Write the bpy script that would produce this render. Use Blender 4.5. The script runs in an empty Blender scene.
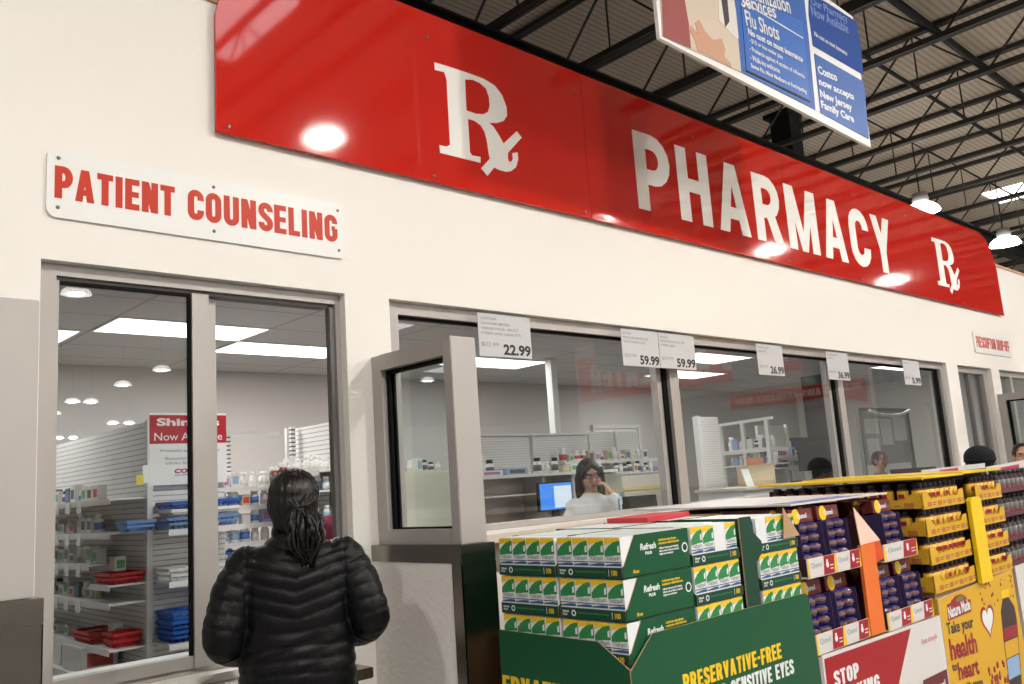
import bpy, bmesh, math, random
from mathutils import Vector, Matrix
from math import sin, cos, pi, radians
random.seed(7)
SC = bpy.context.scene
COL = SC.collection
# ------------------------------------------------------------------ camera
YAW, PITCH, ROLL, FPX = radians(43.495), radians(9.28), radians(3.8785), 875.37
CAMLOC = Vector((0.0, -3.3, 1.55))
_f = Vector((sin(YAW)*cos(PITCH), cos(YAW)*cos(PITCH), sin(PITCH)))
_r = Vector((cos(YAW), -sin(YAW), 0.0))
_d = _f.cross(_r)
CR = _r*cos(ROLL) + _d*sin(ROLL)
CD = -_r*sin(ROLL) + _d*cos(ROLL)
cam_data = bpy.data.cameras.new('camera')
cam_data.sensor_width = 36.0
cam_data.lens = 36.0*FPX/1024.0
cam_data.clip_start = 0.05
cam_data.clip_end = 400
cam = bpy.data.objects.new('camera', cam_data)
COL.objects.link(cam)
m3 = Matrix((CR, -CD, -_f)).transposed()
cam.matrix_world = Matrix.Translation(CAMLOC) @ m3.to_4x4()
SC.camera = cam

def P(u, v, ax, val):
    """survey helper: the point seen at photo pixel (u, v) on the world plane axis ax = val"""
    r = CR*((u-512)/FPX) + CD*((v-342)/FPX) + _f
    t = (val-CAMLOC[ax])/r[ax]
    return CAMLOC + r*t

# ------------------------------------------------------------------ materials
MATS = {}
def mat(name, col=(.8,.8,.8), rough=.5, metal=0.0, spec=.28, emit=None, estr=1.0, noise=0.0, nscale=8.0, bump=0.0, bscale=60.0, coat=0.0, trans=0.0, alpha=1.0, stretch=None):
    if name in MATS: return MATS[name]
    m = bpy.data.materials.new(name); m.use_nodes = True
    nt = m.node_tree; b = nt.nodes['Principled BSDF']
    b.inputs['Base Color'].default_value = (*col, 1)
    b.inputs['Roughness'].default_value = rough
    b.inputs['Metallic'].default_value = metal
    b.inputs['Specular IOR Level'].default_value = spec
    b.inputs['Coat Weight'].default_value = coat
    b.inputs['Transmission Weight'].default_value = trans
    b.inputs['Alpha'].default_value = alpha
    if emit:
        b.inputs['Emission Color'].default_value = (*emit, 1)
        b.inputs['Emission Strength'].default_value = estr
    if noise or bump:
        tc = nt.nodes.new('ShaderNodeTexCoord')
        src = tc.outputs['Object']
        if stretch:
            mp = nt.nodes.new('ShaderNodeMapping'); mp.inputs['Scale'].default_value = stretch
            nt.links.new(src, mp.inputs['Vector']); src = mp.outputs['Vector']
    if noise:
        n = nt.nodes.new('ShaderNodeTexNoise'); n.inputs['Scale'].default_value = nscale; n.inputs['Detail'].default_value = 4
        nt.links.new(src, n.inputs['Vector'])
        mx = nt.nodes.new('ShaderNodeMix'); mx.data_type = 'RGBA'
        mx.inputs['A'].default_value = (*[max(0, c*(1-noise)) for c in col], 1)
        mx.inputs['B'].default_value = (*[min(1, c*(1+noise)) for c in col], 1)
        nt.links.new(n.outputs['Fac'], mx.inputs['Factor'])
        nt.links.new(mx.outputs['Result'], b.inputs['Base Color'])
    if bump:
        n2 = nt.nodes.new('ShaderNodeTexNoise'); n2.inputs['Scale'].default_value = bscale; n2.inputs['Detail'].default_value = 3
        nt.links.new(src, n2.inputs['Vector'])
        bp = nt.nodes.new('ShaderNodeBump'); bp.inputs['Strength'].default_value = bump; bp.inputs['Distance'].default_value = .01
        nt.links.new(n2.outputs['Fac'], bp.inputs['Height'])
        nt.links.new(bp.outputs['Normal'], b.inputs['Normal'])
    MATS[name] = m
    return m

def wave_mat(name, c1, c2, axis, period, sharp, rough=.6, bump=.0, metal=0, frac=.12):
    """parallel grooves: colour c2 in a thin line every `period` metres along `axis`"""
    if name in MATS: return MATS[name]
    m = bpy.data.materials.new(name); m.use_nodes = True
    nt = m.node_tree; b = nt.nodes['Principled BSDF']
    b.inputs['Roughness'].default_value = rough; b.inputs['Metallic'].default_value = metal
    tc = nt.nodes.new('ShaderNodeTexCoord'); sp = nt.nodes.new('ShaderNodeSeparateXYZ')
    nt.links.new(tc.outputs['Object'], sp.inputs[0])
    dv = nt.nodes.new('ShaderNodeMath'); dv.operation = 'DIVIDE'; dv.inputs[1].default_value = period
    nt.links.new(sp.outputs['XYZ'[axis]], dv.inputs[0])
    fr = nt.nodes.new('ShaderNodeMath'); fr.operation = 'FRACT'; nt.links.new(dv.outputs[0], fr.inputs[0])
    lt = nt.nodes.new('ShaderNodeMath'); lt.operation = 'LESS_THAN'; lt.inputs[1].default_value = frac
    nt.links.new(fr.outputs[0], lt.inputs[0])
    mx = nt.nodes.new('ShaderNodeMix'); mx.data_type = 'RGBA'
    mx.inputs['A'].default_value = (*c1, 1); mx.inputs['B'].default_value = (*c2, 1)
    nt.links.new(lt.outputs[0], mx.inputs['Factor']); nt.links.new(mx.outputs['Result'], b.inputs['Base Color'])
    if bump:
        bp = nt.nodes.new('ShaderNodeBump'); bp.inputs['Strength'].default_value = bump; bp.inputs['Distance'].default_value = .01
        bp.invert = True
        nt.links.new(lt.outputs[0], bp.inputs['Height']); nt.links.new(bp.outputs['Normal'], b.inputs['Normal'])
    MATS[name] = m
    return m

def glass_mat(name, tint=(.93,.95,.95), f0=.045, rough=.0, base=.0):
    m = bpy.data.materials.new(name); m.use_nodes = True
    nt = m.node_tree; nt.nodes.clear()
    out = nt.nodes.new('ShaderNodeOutputMaterial')
    tr = nt.nodes.new('ShaderNodeBsdfTransparent'); tr.inputs['Color'].default_value = (*tint, 1)
    gl = nt.nodes.new('ShaderNodeBsdfGlossy'); gl.inputs['Roughness'].default_value = rough
    lw = nt.nodes.new('ShaderNodeLayerWeight'); lw.inputs['Blend'].default_value = .5
    pw = nt.nodes.new('ShaderNodeMath'); pw.operation = 'POWER'; pw.inputs[1].default_value = 5
    nt.links.new(lw.outputs['Facing'], pw.inputs[0])
    ma = nt.nodes.new('ShaderNodeMath'); ma.operation = 'MULTIPLY_ADD'; ma.inputs[1].default_value = 1-f0; ma.inputs[2].default_value = f0
    nt.links.new(pw.outputs[0], ma.inputs[0])
    mx = nt.nodes.new('ShaderNodeMixShader')
    nt.links.new(ma.outputs[0], mx.inputs[0]); nt.links.new(tr.outputs[0], mx.inputs[1]); nt.links.new(gl.outputs[0], mx.inputs[2])
    nt.links.new(mx.outputs[0], out.inputs['Surface'])
    MATS[name] = m
    return m

WALL = mat('cream_wall_paint', (.87,.84,.795), .55, bump=.06, bscale=35, noise=.015, nscale=1.2)
TAN = mat('tan_cap', (.55,.33,.18), .6)
ALU = mat('satin_aluminium', (.42,.395,.375), .42, metal=.25, noise=.03, nscale=5)
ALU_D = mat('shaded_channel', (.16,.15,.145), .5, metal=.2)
GASK = mat('black_gasket', (.006,.006,.006), .7, spec=.1)
STEEL = mat('brushed_stainless', (.27,.25,.225), .24, metal=1.0, noise=.10, nscale=3, stretch=(1,1,14), bump=.03, bscale=200)
FRP = mat('white_textured_panel', (.80,.775,.745), .5, bump=.35, bscale=45, noise=.03, nscale=30)
PANELWHITE = mat('sign_white', (.86,.855,.84), .3)
REDTXT = mat('sign_red_letters', (.55,.035,.010), .4)
SIGNRED = mat('glossy_red_acrylic', (.54,.019,.012), .045, spec=.5, coat=.0)
SIGNWHITE = mat('white_vinyl', (.88,.86,.82), .35)
SCREW = mat('screw_grey', (.18,.17,.16), .35, metal=.9)
BLACK = mat('black_plastic', (.015,.015,.017), .4)
DARK = mat('dark_grey_plastic', (.05,.05,.055), .45)
WHITE = mat('white_plastic', (.80,.80,.79), .4)
LAMWHITE = mat('white_laminate', (.72,.71,.69), .4)
BEIGE = mat('beige_laminate', (.60,.54,.46), .45)
ROOFSTEEL = mat('dark_roof_steel', (.050,.046,.042), .5, noise=.2, nscale=3)
GIRDER = mat('black_girder_steel', (.012,.012,.012), .55)
GLASS = glass_mat('clear_window_glass', f0=.062)
GREY = mat('grey_paint', (.33,.33,.34), .5)
CEIL = None

# ------------------------------------------------------------------ mesh builder
class MB:
    def __init__(s): s.v = []; s.f = []; s.m = []; s.sm = []
    def add(s, vs, fs, mi=0, sm=False):
        b = len(s.v); s.v += [tuple(v) for v in vs]
        for f in fs: s.f.append([i+b for i in f]); s.m.append(mi); s.sm.append(sm)
        return s
    def box(s, x0, x1, y0, y1, z0, z1, mi=0, bev=0.0, M=None):
        if x0 > x1: x0, x1 = x1, x0
        if y0 > y1: y0, y1 = y1, y0
        if z0 > z1: z0, z1 = z1, z0
        if bev <= 0:
            vs = [(x,y,z) for z in (z0,z1) for y in (y0,y1) for x in (x0,x1)]
            fs = [(0,2,3,1),(4,5,7,6),(0,1,5,4),(2,6,7,3),(0,4,6,2),(1,3,7,5)]
            if M: vs = [M @ Vector(v) for v in vs]
            return s.add(vs, fs, mi)
        bm = bmesh.new(); bmesh.ops.create_cube(bm, size=1)
        for v in bm.verts: v.co = Vector(((x0+x1)/2+v.co.x*(x1-x0), (y0+y1)/2+v.co.y*(y1-y0), (z0+z1)/2+v.co.z*(z1-z0)))
        bmesh.ops.bevel(bm, geom=bm.edges[:], offset=min(bev, .45*min(x1-x0,y1-y0,z1-z0)), segments=2, affect='EDGES')
        vs = [(M @ v.co) if M else v.co.copy() for v in bm.verts]
        s.add(vs, [[v.index for v in f.verts] for f in bm.faces], mi); bm.free()
        return s
    def prism(s, pts, w, mi=0, mi_side=None):
        """pts: 3-D polygon; w: extrusion vector"""
        n = len(pts); w = Vector(w); a = [Vector(p) for p in pts]
        s.add(a + [p+w for p in a], [list(range(n))[::-1], list(range(n, 2*n))], mi)
        s.add(a + [p+w for p in a], [[i, (i+1) % n, n+(i+1) % n, n+i] for i in range(n)], mi if mi_side is None else mi_side)
        return s
    def lathe(s, prof, c=(0,0,0), n=16, mi=0, axis=None, sm=True, mis=None):
        c = Vector(c); R = Matrix.Identity(3)
        if axis is not None: R = Vector((0,0,1)).rotation_difference(Vector(axis)).to_matrix()
        base = len(s.v)
        for r, z in prof:
            for k in range(n):
                a = 2*pi*k/n; s.v.append(tuple(c + R @ Vector((r*cos(a), r*sin(a), z))))
        for j in range(len(prof)-1):
            for k in range(n):
                k2 = (k+1) % n
                s.f.append([base+j*n+k, base+j*n+k2, base+(j+1)*n+k2, base+(j+1)*n+k]); s.m.append(mis[j] if mis else mi); s.sm.append(sm)
        for j, rev in ((0, True), (len(prof)-1, False)):
            if prof[j][0] > 1e-5:
                f = [base+j*n+k for k in range(n)]
                s.f.append(f[::-1] if rev else f); s.m.append((mis[min(j, len(mis)-1)] if mis else mi)); s.sm.append(False)
        return s
    def tube(s, pts, r, n=8, mi=0, caps=True, sm=True, flat=None):
        pts = [Vector(p) for p in pts]; N = len(pts)
        rs = r if isinstance(r, (list, tuple)) else [r]*N
        up = Vector((0,0,1)); base = len(s.v); prev = None
        for i, p in enumerate(pts):
            t = (pts[min(i+1, N-1)] - pts[max(i-1, 0)]).normalized()
            if prev is None:
                a = t.cross(up)
                if a.length < .05: a = t.cross(Vector((1,0,0)))
                a.normalize()
            else:
                a = prev - t*prev.dot(t)
                if a.length < 1e-6: a = t.orthogonal()
                a.normalize()
            prev = a; b = t.cross(a)
            for k in range(n):
                q = 2*pi*k/n
                s.v.append(tuple(p + a*cos(q)*rs[i] + b*sin(q)*rs[i]*(flat or 1)))
        for i in range(N-1):
            for k in range(n):
                k2 = (k+1) % n
                s.f.append([base+i*n+k, base+i*n+k2, base+(i+1)*n+k2, base+(i+1)*n+k]); s.m.append(mi); s.sm.append(sm)
        if caps:
            s.f.append([base+k for k in range(n)][::-1]); s.m.append(mi); s.sm.append(False)
            s.f.append([base+(N-1)*n+k for k in range(n)]); s.m.append(mi); s.sm.append(False)
        return s
    def bar(s, a, b, w, h=None, mi=0):
        """square bar from a to b"""
        a = Vector(a); b = Vector(b); h = h or w
        t = (b-a).normalized(); u = t.cross(Vector((0,0,1)))
        if u.length < .05: u = Vector((1,0,0))
        u.normalize(); v = u.cross(t).normalized()
        vs = []
        for p in (a, b):
            for su, sv in ((-1,-1),(1,-1),(1,1),(-1,1)): vs.append(p + u*su*w/2 + v*sv*h/2)
        return s.add(vs, [(3,2,1,0),(4,5,6,7),(0,1,5,4),(1,2,6,5),(2,3,7,6),(3,0,4,7)], mi)
    def ell(s, c, r, n=16, m=10, mi=0, M=None):
        c = Vector(c); vs = []; 
        for j in range(m+1):
            th = pi*j/m
            for k in range(n):
                a = 2*pi*k/n
                q = Vector((r[0]*sin(th)*cos(a), r[1]*sin(th)*sin(a), r[2]*cos(th)))
                vs.append(c + (M @ q if M else q))
        fs = [[j*n+k, (j+1)*n+k, (j+1)*n+(k+1) % n, j*n+(k+1) % n] for j in range(m) for k in range(n)]
        return s.add(vs, fs, mi, True)
    def mesh(s, name, mats):
        me = bpy.data.meshes.new(name); me.from_pydata(s.v, [], s.f)
        for m in (mats if isinstance(mats, (list, tuple)) else [mats]): me.materials.append(m)
        me.polygons.foreach_set('material_index', s.m); me.polygons.foreach_set('use_smooth', s.sm)
        me.update(); return me
    def build(s, name, mats, parent=None, loc=None, rot=None):
        o = bpy.data.objects.new(name, s.mesh(name, mats)); COL.objects.link(o)
        if parent: o.parent = parent
        if loc is not None: o.location = loc
        if rot is not None: o.rotation_euler = rot
        return o

def thing(name, label, cat, loc=(0,0,0), rz=0, group=None):
    o = bpy.data.objects.new(name, None); o.empty_display_size = .05; COL.objects.link(o)
    o.location = loc; o.rotation_euler = (0,0,rz)
    return tag(o, label, cat, group)
def tag(o, label, cat, group=None):
    o['label'] = label; o['category'] = cat
    if group: o['group'] = group
    return o
def struct(name, mb, mats, parent=None):
    o = mb.build(name, mats, parent)
    if parent is None: o['kind'] = 'structure'
    return o
def dup(root, loc=None, rz=None, label=None, group=None):
    r = root.copy(); COL.objects.link(r)
    if loc is not None: r.location = loc
    if rz is not None: r.rotation_euler = (0,0,rz)
    if label: r['label'] = label
    if group: r['group'] = group
    for ch in list(root.children):
        c = ch.copy(); COL.objects.link(c); c.parent = r
        for g in list(ch.children):
            d = g.copy(); COL.objects.link(d); d.parent = c
    return r

def curve_mesh(name, cu):
    tmp = bpy.data.objects.new('tmp', cu); COL.objects.link(tmp)
    bpy.context.view_layer.update()
    me = bpy.data.meshes.new_from_object(tmp.evaluated_get(bpy.context.evaluated_depsgraph_get()))
    bpy.data.objects.remove(tmp); me.name = name
    return me
def place_mesh(me, org, U, V, N, x0, x1, z0, z1):
    """fit the flat mesh's own bounding box into [x0,x1]x[z0,z1] of the frame (org,U,V,N)"""
    xs = [v.co.x for v in me.vertices]; ys = [v.co.y for v in me.vertices]
    ax, bx, ay, by = min(xs), max(xs), min(ys), max(ys)
    for v in me.vertices:
        v.co = org + U*(x0+(v.co.x-ax)/(bx-ax)*(x1-x0)) + V*(z0+(v.co.y-ay)/(by-ay)*(z1-z0)) + N*v.co.z
def text(name, s, org, U, V, x0, x1, z0, z1, m, parent=None, bold=0.0, depth=.0008, shear=0.0, space=1.0, line=1.0, align='LEFT'):
    cu = bpy.data.curves.new('txt', 'FONT'); cu.body = s; cu.size = 1; cu.offset = bold; cu.extrude = .5
    cu.shear = shear; cu.space_character = space; cu.space_line = line; cu.align_x = align; cu.resolution_u = 3
    me = curve_mesh(name, cu); org = Vector(org); U = Vector(U); V = Vector(V); N = U.cross(V)
    for v in me.vertices: v.co.z = (v.co.z+.5)*depth
    place_mesh(me, org, U, V, N, x0, x1, z0, z1)
    me.materials.clear(); me.materials.append(m)
    o = bpy.data.objects.new(name, me); COL.objects.link(o)
    if parent: o.parent = parent
    return o
def polys(name, loops, toworld, w, m, parent=None):
    """filled 2-D outline with holes -> solid; loops of 2-D points; toworld maps (x,y)->Vector; w: thickness vector"""
    cu = bpy.data.curves.new('pl', 'CURVE'); cu.dimensions = '2D'; cu.fill_mode = 'BOTH'; cu.extrude = .5
    for L in loops:
        sp = cu.splines.new('POLY'); sp.points.add(len(L)-1)
        for i, p in enumerate(L): sp.points[i].co = (p[0], p[1], 0, 1)
        sp.use_cyclic_u = True
    me = curve_mesh(name, cu); w = Vector(w)
    for v in me.vertices: v.co = toworld(v.co.x, v.co.y) + w*(v.co.z+.5)
    me.materials.clear(); me.materials.append(m)
    o = bpy.data.objects.new(name, me); COL.objects.link(o)
    if parent: o.parent = parent
    return o
X, Y, Z = Vector((1,0,0)), Vector((0,1,0)), Vector((0,0,1))
# ------------------------------------------------------------------ condensed grotesque capitals, built from strokes
def _stroke(path, t, closed=False):
    pts = []
    for p in path:
        v = Vector((p[0], p[1], 0))
        if not pts or (v-pts[-1]).length > 1e-4: pts.append(v)
    if closed and (pts[0]-pts[-1]).length < 1e-4: pts.pop()
    n = len(pts); L = []; Rr = []
    for i, p in enumerate(pts):
        a = pts[(i-1) % n] if (closed or i > 0) else None; b = pts[(i+1) % n] if (closed or i < n-1) else None
        d1_ = (p-a).normalized() if a is not None else None; d2_ = (b-p).normalized() if b is not None else None
        d1_ = d1_ or d2_; d2_ = d2_ or d1_
        n1 = Vector((-d1_.y, d1_.x, 0)); n2 = Vector((-d2_.y, d2_.x, 0)); m = (n1+n2); m.normalize()
        k = (t/2)/max(.35, m.dot(n1)); L.append(p+m*k); Rr.append(p-m*k)
    out = []
    for i in range(n if closed else n-1):
        j = (i+1) % n; out.append([tuple(L[i][:2]), tuple(Rr[i][:2]), tuple(Rr[j][:2]), tuple(L[j][:2])])
    return out
def _arc(cx, cy, rx_, ry_, a0, a1, n=8): return [(cx+rx_*cos(radians(a0+(a1-a0)*k/n)), cy+ry_*sin(radians(a0+(a1-a0)*k/n))) for k in range(n+1)]
def glyph(c, t, w=.5):
    h = t/2; R = lambda x0, x1, y0, y1: [(x0,y0),(x1,y0),(x1,y1),(x0,y1)]; r = w/2-h; ry_ = min(.28, r*1.05)
    top = _arc(w/2, 1-h-ry_, r, ry_, 180, 0); bot = _arc(w/2, h+ry_, r, ry_, 0, -180)
    S_ = _stroke
    if c == ' ': return w*.55, []
    if c == 'I': return t, [R(0,t,0,1)]
    if c == '-': return w*.5, [R(0,w*.5,.42,.42+t*.9)]
    if c == '/': return w*.6, [[(0,0),(t,0),(w*.6,1),(w*.6-t,1)]]
    if c == 'A': return w*1.08, [[(0,0),(t,0),(w*.54+t*.30,1),(w*.54-t*.55,1)], [(w*1.08-t,0),(w*1.08,0),(w*.54+t*.55,1),(w*.54-t*.30,1)], R(w*.2,w*.88,.2,.2+t*.85)]
    if c == 'E': return w*.86, [R(0,t,0,1), R(t,w*.86,0,t*.9), R(t,w*.86,1-t*.9,1), R(t,w*.82,.5-t*.42,.5+t*.42)]
    if c == 'F': return w*.84, [R(0,t,0,1), R(t,w*.84,1-t*.9,1), R(t,w*.78,.48-t*.42,.48+t*.42)]
    if c == 'L': return w*.82, [R(0,t,0,1), R(t,w*.82,0,t*.9)]
    if c == 'T': return w*.92, [R(w*.46-h,w*.46+h,0,1-t*.9), R(0,w*.92,1-t*.9,1)]
    if c == 'H': return w, [R(0,t,0,1), R(w-t,w,0,1), R(t,w-t,.5-t*.45,.5+t*.45)]
    if c == 'N': return w, [R(0,t,0,1), R(w-t,w,0,1), [(t*.1,1),(t*1.05,1),(w-t*.1,0),(w-t*1.05,0)]]
    if c == 'M': W_ = w*1.3; return W_, [R(0,t,0,1), R(W_-t,W_,0,1), [(t*.2,1),(t*1.15,1),(W_/2+h*.75,0),(W_/2-h*.75,0)], [(W_-t*.2,1),(W_-t*1.15,1),(W_/2-h*.75,0),(W_/2+h*.75,0)]]
    if c == 'V': return w*1.04, [[(0,1),(t,1),(w*.52+t*.45,0),(w*.52-t*.4,0)], [(w*1.04,1),(w*1.04-t,1),(w*.52-t*.45,0),(w*.52+t*.4,0)]]
    if c == 'Y': return w*1.04, [[(0,1),(t*1.05,1),(w*.52+h,.42),(w*.52-h,.38)], [(w*1.04,1),(w*1.04-t*1.05,1),(w*.52-h,.42),(w*.52+h,.38)], R(w*.52-h,w*.52+h,0,.42)]
    if c == 'K': return w*1.02, [R(0,t,0,1), [(t,.38),(t,.60),(w-t*1.05,1),(w*1.0,1)], [(t*1.3,.58),(t*2.1,.66),(w*1.02,0),(w*1.02-t*1.1,0)]]
    if c == 'O': return w, S_(top+bot, t, True)
    if c == 'U': return w, S_([(h,1)]+_arc(w/2, h+ry_, r, ry_, -180, 0)+[(w-h,1)], t)
    if c == 'J': return w*.8, S_([(h,.3)]+_arc(w*.4, h+ry_*.9, w*.4-h, ry_*.9, -180, 0)+[(w*.8-h,1)], t)
    if c == 'C': return w*.96, S_([(w-h,.66)]+_arc(w/2, 1-h-ry_, r, ry_, 0, 180)+_arc(w/2, h+ry_, r, ry_, 180, 360)+[(w-h,.34)], t)
    if c == 'G': return w, S_([(w-h,.68)]+_arc(w/2, 1-h-ry_, r, ry_, 0, 180)+_arc(w/2, h+ry_, r, ry_, 180, 360)+[(w-h,.50)], t)+[R(w*.55,w-h,.42,.42+t*.8)]
    if c == 'S': return w*.94, S_([(w-h,.70)]+_arc(w/2, 1-h-ry_*.92, r, ry_*.92, 0, 180)+[(h,.68),(h*1.4,.60),(w/2,.5),(w-h*1.4,.40),(w-h,.32)]+_arc(w/2, h+ry_*.92, r, ry_*.92, 0, -180)+[(h,.30)], t)
    if c in 'PRB':
        yb = .44 if c == 'P' else .46
        bw = _stroke([(t*.9,1-h*.95)]+[(w*.5,1-h*.95)]+_arc(w*.5, (1-h*.95+yb)/2, w*.5-h, (1-h*.95-yb)/2, 90, -90)+[(t*.9,yb)], t)
        out = [R(0,t,0,1)]+bw
        if c == 'R': out.append([(w*.38,yb),(w*.38+t*1.05,yb+.03),(w*1.04,0),(w*1.04-t*1.12,0)])
        if c == 'B': out += _stroke([(t*.9,yb)]+[(w*.5,yb)]+_arc(w*.5, (h*.95+yb)/2, w*.52-h, (yb-h*.95)/2, 90, -90)+[(t*.9,h*.95)], t)
        return w*(1.02 if c == 'R' else .98), out
    if c == 'D': return w, [R(0,t,0,1)]+_stroke([(t*.9,1-h*.95),(w*.45,1-h*.95)]+_arc(w*.45, 1-h*.95-.3, w*.55-h, .3, 90, 0)+_arc(w*.45, h*.95+.3, w*.55-h, .3, 0, -90)+[(t*.9,h*.95)], t)
    if c == 'W': W_ = w*1.5; return W_, [[(0,1),(t,1),(W_*.3+h,0),(W_*.3-h,0)], [(W_*.5-h,1),(W_*.5+h,1),(W_*.3+h,0),(W_*.3-h,0)], [(W_*.5-h,1),(W_*.5+h,1),(W_*.7+h,0),(W_*.7-h,0)], [(W_-t,1),(W_,1),(W_*.7+h,0),(W_*.7-h,0)]]
    return w, [R(0,w,0,1)]
def caps(name, s, org, U, V, x0, x1, z0, z1, m, parent=None, t=.17, w=.5, gap=.09, depth=.001, lean=0.0):
    gl = []; x = 0
    for c in s:
        a, ps_ = glyph(c, t, w)
        gl += [[(p[0]+x+lean*p[1], p[1]) for p in q_] for q_ in ps_]
        x += a+gap
    x -= gap; org = Vector(org); U = Vector(U); V = Vector(V); N = U.cross(V).normalized(); b = MB()
    for i, q_ in enumerate(gl):
        pp = [org+U*(x0+p[0]/x*(x1-x0))+V*(z0+p[1]*(z1-z0)) for p in q_]
        if (pp[1]-pp[0]).cross(pp[2]-pp[1]).dot(N) < 0: pp.reverse()
        b.prism(pp, N*(depth+(i % 23)*2.5e-5))
    o = b.build(name, m, parent)
    return o
# ================================================================== SETTING
WT = .16
def wall_with_holes(holes, x0, x1, z0, z1, y0, y1):
    xs = sorted({x0, x1, *[h[0] for h in holes], *[h[1] for h in holes]}); zs = sorted({z0, z1, *[h[2] for h in holes], *[h[3] for h in holes]})
    b = MB()
    inh = lambda xa, xb, za, zb: any(h[0] <= xa and xb <= h[1] and h[2] <= za and zb <= h[3] for h in holes)
    nx, nz = len(xs)-1, len(zs)-1
    solid = [[not inh(xs[i], xs[i+1], zs[j], zs[j+1]) for j in range(nz)] for i in range(nx)]
    S = lambda i, j: 0 <= i < nx and 0 <= j < nz and solid[i][j]
    for i in range(nx):
        for j in range(nz):
            if not solid[i][j]: continue
            a, c, p, q = xs[i], xs[i+1], zs[j], zs[j+1]
            b.add([(a,y0,p),(c,y0,p),(c,y0,q),(a,y0,q)], [(0,1,2,3)]); b.add([(a,y1,p),(c,y1,p),(c,y1,q),(a,y1,q)], [(3,2,1,0)])
            if not S(i-1,j): b.add([(a,y0,p),(a,y0,q),(a,y1,q),(a,y1,p)], [(0,1,2,3)])
            if not S(i+1,j): b.add([(c,y0,p),(c,y0,q),(c,y1,q),(c,y1,p)], [(3,2,1,0)])
            if not S(i,j-1): b.add([(a,y0,p),(c,y0,p),(c,y1,p),(a,y1,p)], [(3,2,1,0)])
            if not S(i,j+1): b.add([(a,y0,q),(c,y0,q),(c,y1,q),(a,y1,q)], [(0,1,2,3)])
    return b
SILL = 1.335
holes = [(.867, 2.114, .93, 2.452), (2.356, 8.978, SILL, 2.452), (9.26, 10.20, .0, 2.445), (10.45, 12.2, SILL, 2.445)]
struct('wall_front', wall_with_holes(holes, -3.0, 16, 0, 3.66, 0, WT), WALL)
struct('trim_1', MB().box(-3, 16, -.012, WT+.03, 3.66, 3.69), TAN)
fm = mat('polished_store_concrete', (.30,.285,.265), .3, noise=.12, nscale=1.5)
struct('floor', MB().box(-30, 60, -60, 20, -.1, 0), fm)
pfl = MB().box(-2.9, 15.9, WT+.001, 5.49, .0003, .002)
struct('trim_2', pfl, mat('grey_vinyl_tile', (.35,.34,.33), .4, noise=.05))
PW = mat('pharmacy_wall_grey', (.50,.47,.45), .7)
struct('wall_back', MB().box(-3, 16, 5.5, 5.6, 0, 3.4), PW)
struct('wall_left', MB().box(-3.1, -3.0, 0, 5.6, 0, 3.66), WALL)
struct('wall_right', MB().box(16, 16.1, 0, 5.6, 0, 3.66), WALL)
# pharmacy drop ceiling : 2x4 ft tiles with a procedural grid
def grid_mat():
    m = bpy.data.materials.new('acoustic_tile_grid'); m.use_nodes = True; nt = m.node_tree; b = nt.nodes['Principled BSDF']
    b.inputs['Roughness'].default_value = .8
    tc = nt.nodes.new('ShaderNodeTexCoord'); sp = nt.nodes.new('ShaderNodeSeparateXYZ'); nt.links.new(tc.outputs['Object'], sp.inputs[0])
    res = []
    for ax, off, per in (('X', 2.21, 1.22), ('Y', 3.17, .61)):
        a = nt.nodes.new('ShaderNodeMath'); a.operation = 'SUBTRACT'; a.inputs[1].default_value = off-.012-10*per; nt.links.new(sp.outputs[ax], a.inputs[0])
        d = nt.nodes.new('ShaderNodeMath'); d.operation = 'DIVIDE'; d.inputs[1].default_value = per; nt.links.new(a.outputs[0], d.inputs[0])
        f = nt.nodes.new('ShaderNodeMath'); f.operation = 'FRACT'; nt.links.new(d.outputs[0], f.inputs[0])
        l = nt.nodes.new('ShaderNodeMath'); l.operation = 'LESS_THAN'; l.inputs[1].default_value = .024/per; nt.links.new(f.outputs[0], l.inputs[0]); res.append(l)
    mx0 = nt.nodes.new('ShaderNodeMath'); mx0.operation = 'MAXIMUM'; nt.links.new(res[0].outputs[0], mx0.inputs[0]); nt.links.new(res[1].outputs[0], mx0.inputs[1])
    n = nt.nodes.new('ShaderNodeTexNoise'); n.inputs['Scale'].default_value = 60; nt.links.new(tc.outputs['Object'], n.inputs['Vector'])
    c0 = nt.nodes.new('ShaderNodeMix'); c0.data_type = 'RGBA'; c0.inputs['A'].default_value = (.42,.40,.39,1); c0.inputs['B'].default_value = (.54,.52,.51,1)
    nt.links.new(n.outputs['Fac'], c0.inputs['Factor'])
    c = nt.nodes.new('ShaderNodeMix'); c.data_type = 'RGBA'; c.inputs['B'].default_value = (.30,.29,.28,1)
    nt.links.new(c0.outputs['Result'], c.inputs['A']); nt.links.new(mx0.outputs[0], c.inputs['Factor']); nt.links.new(c.outputs['Result'], b.inputs['Base Color'])
    return m
ch_ = MB().box(-2.99, 15.99, WT+.002, 5.49, 2.95, 3.02)
struct('ceiling', ch_, grid_mat())
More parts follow.
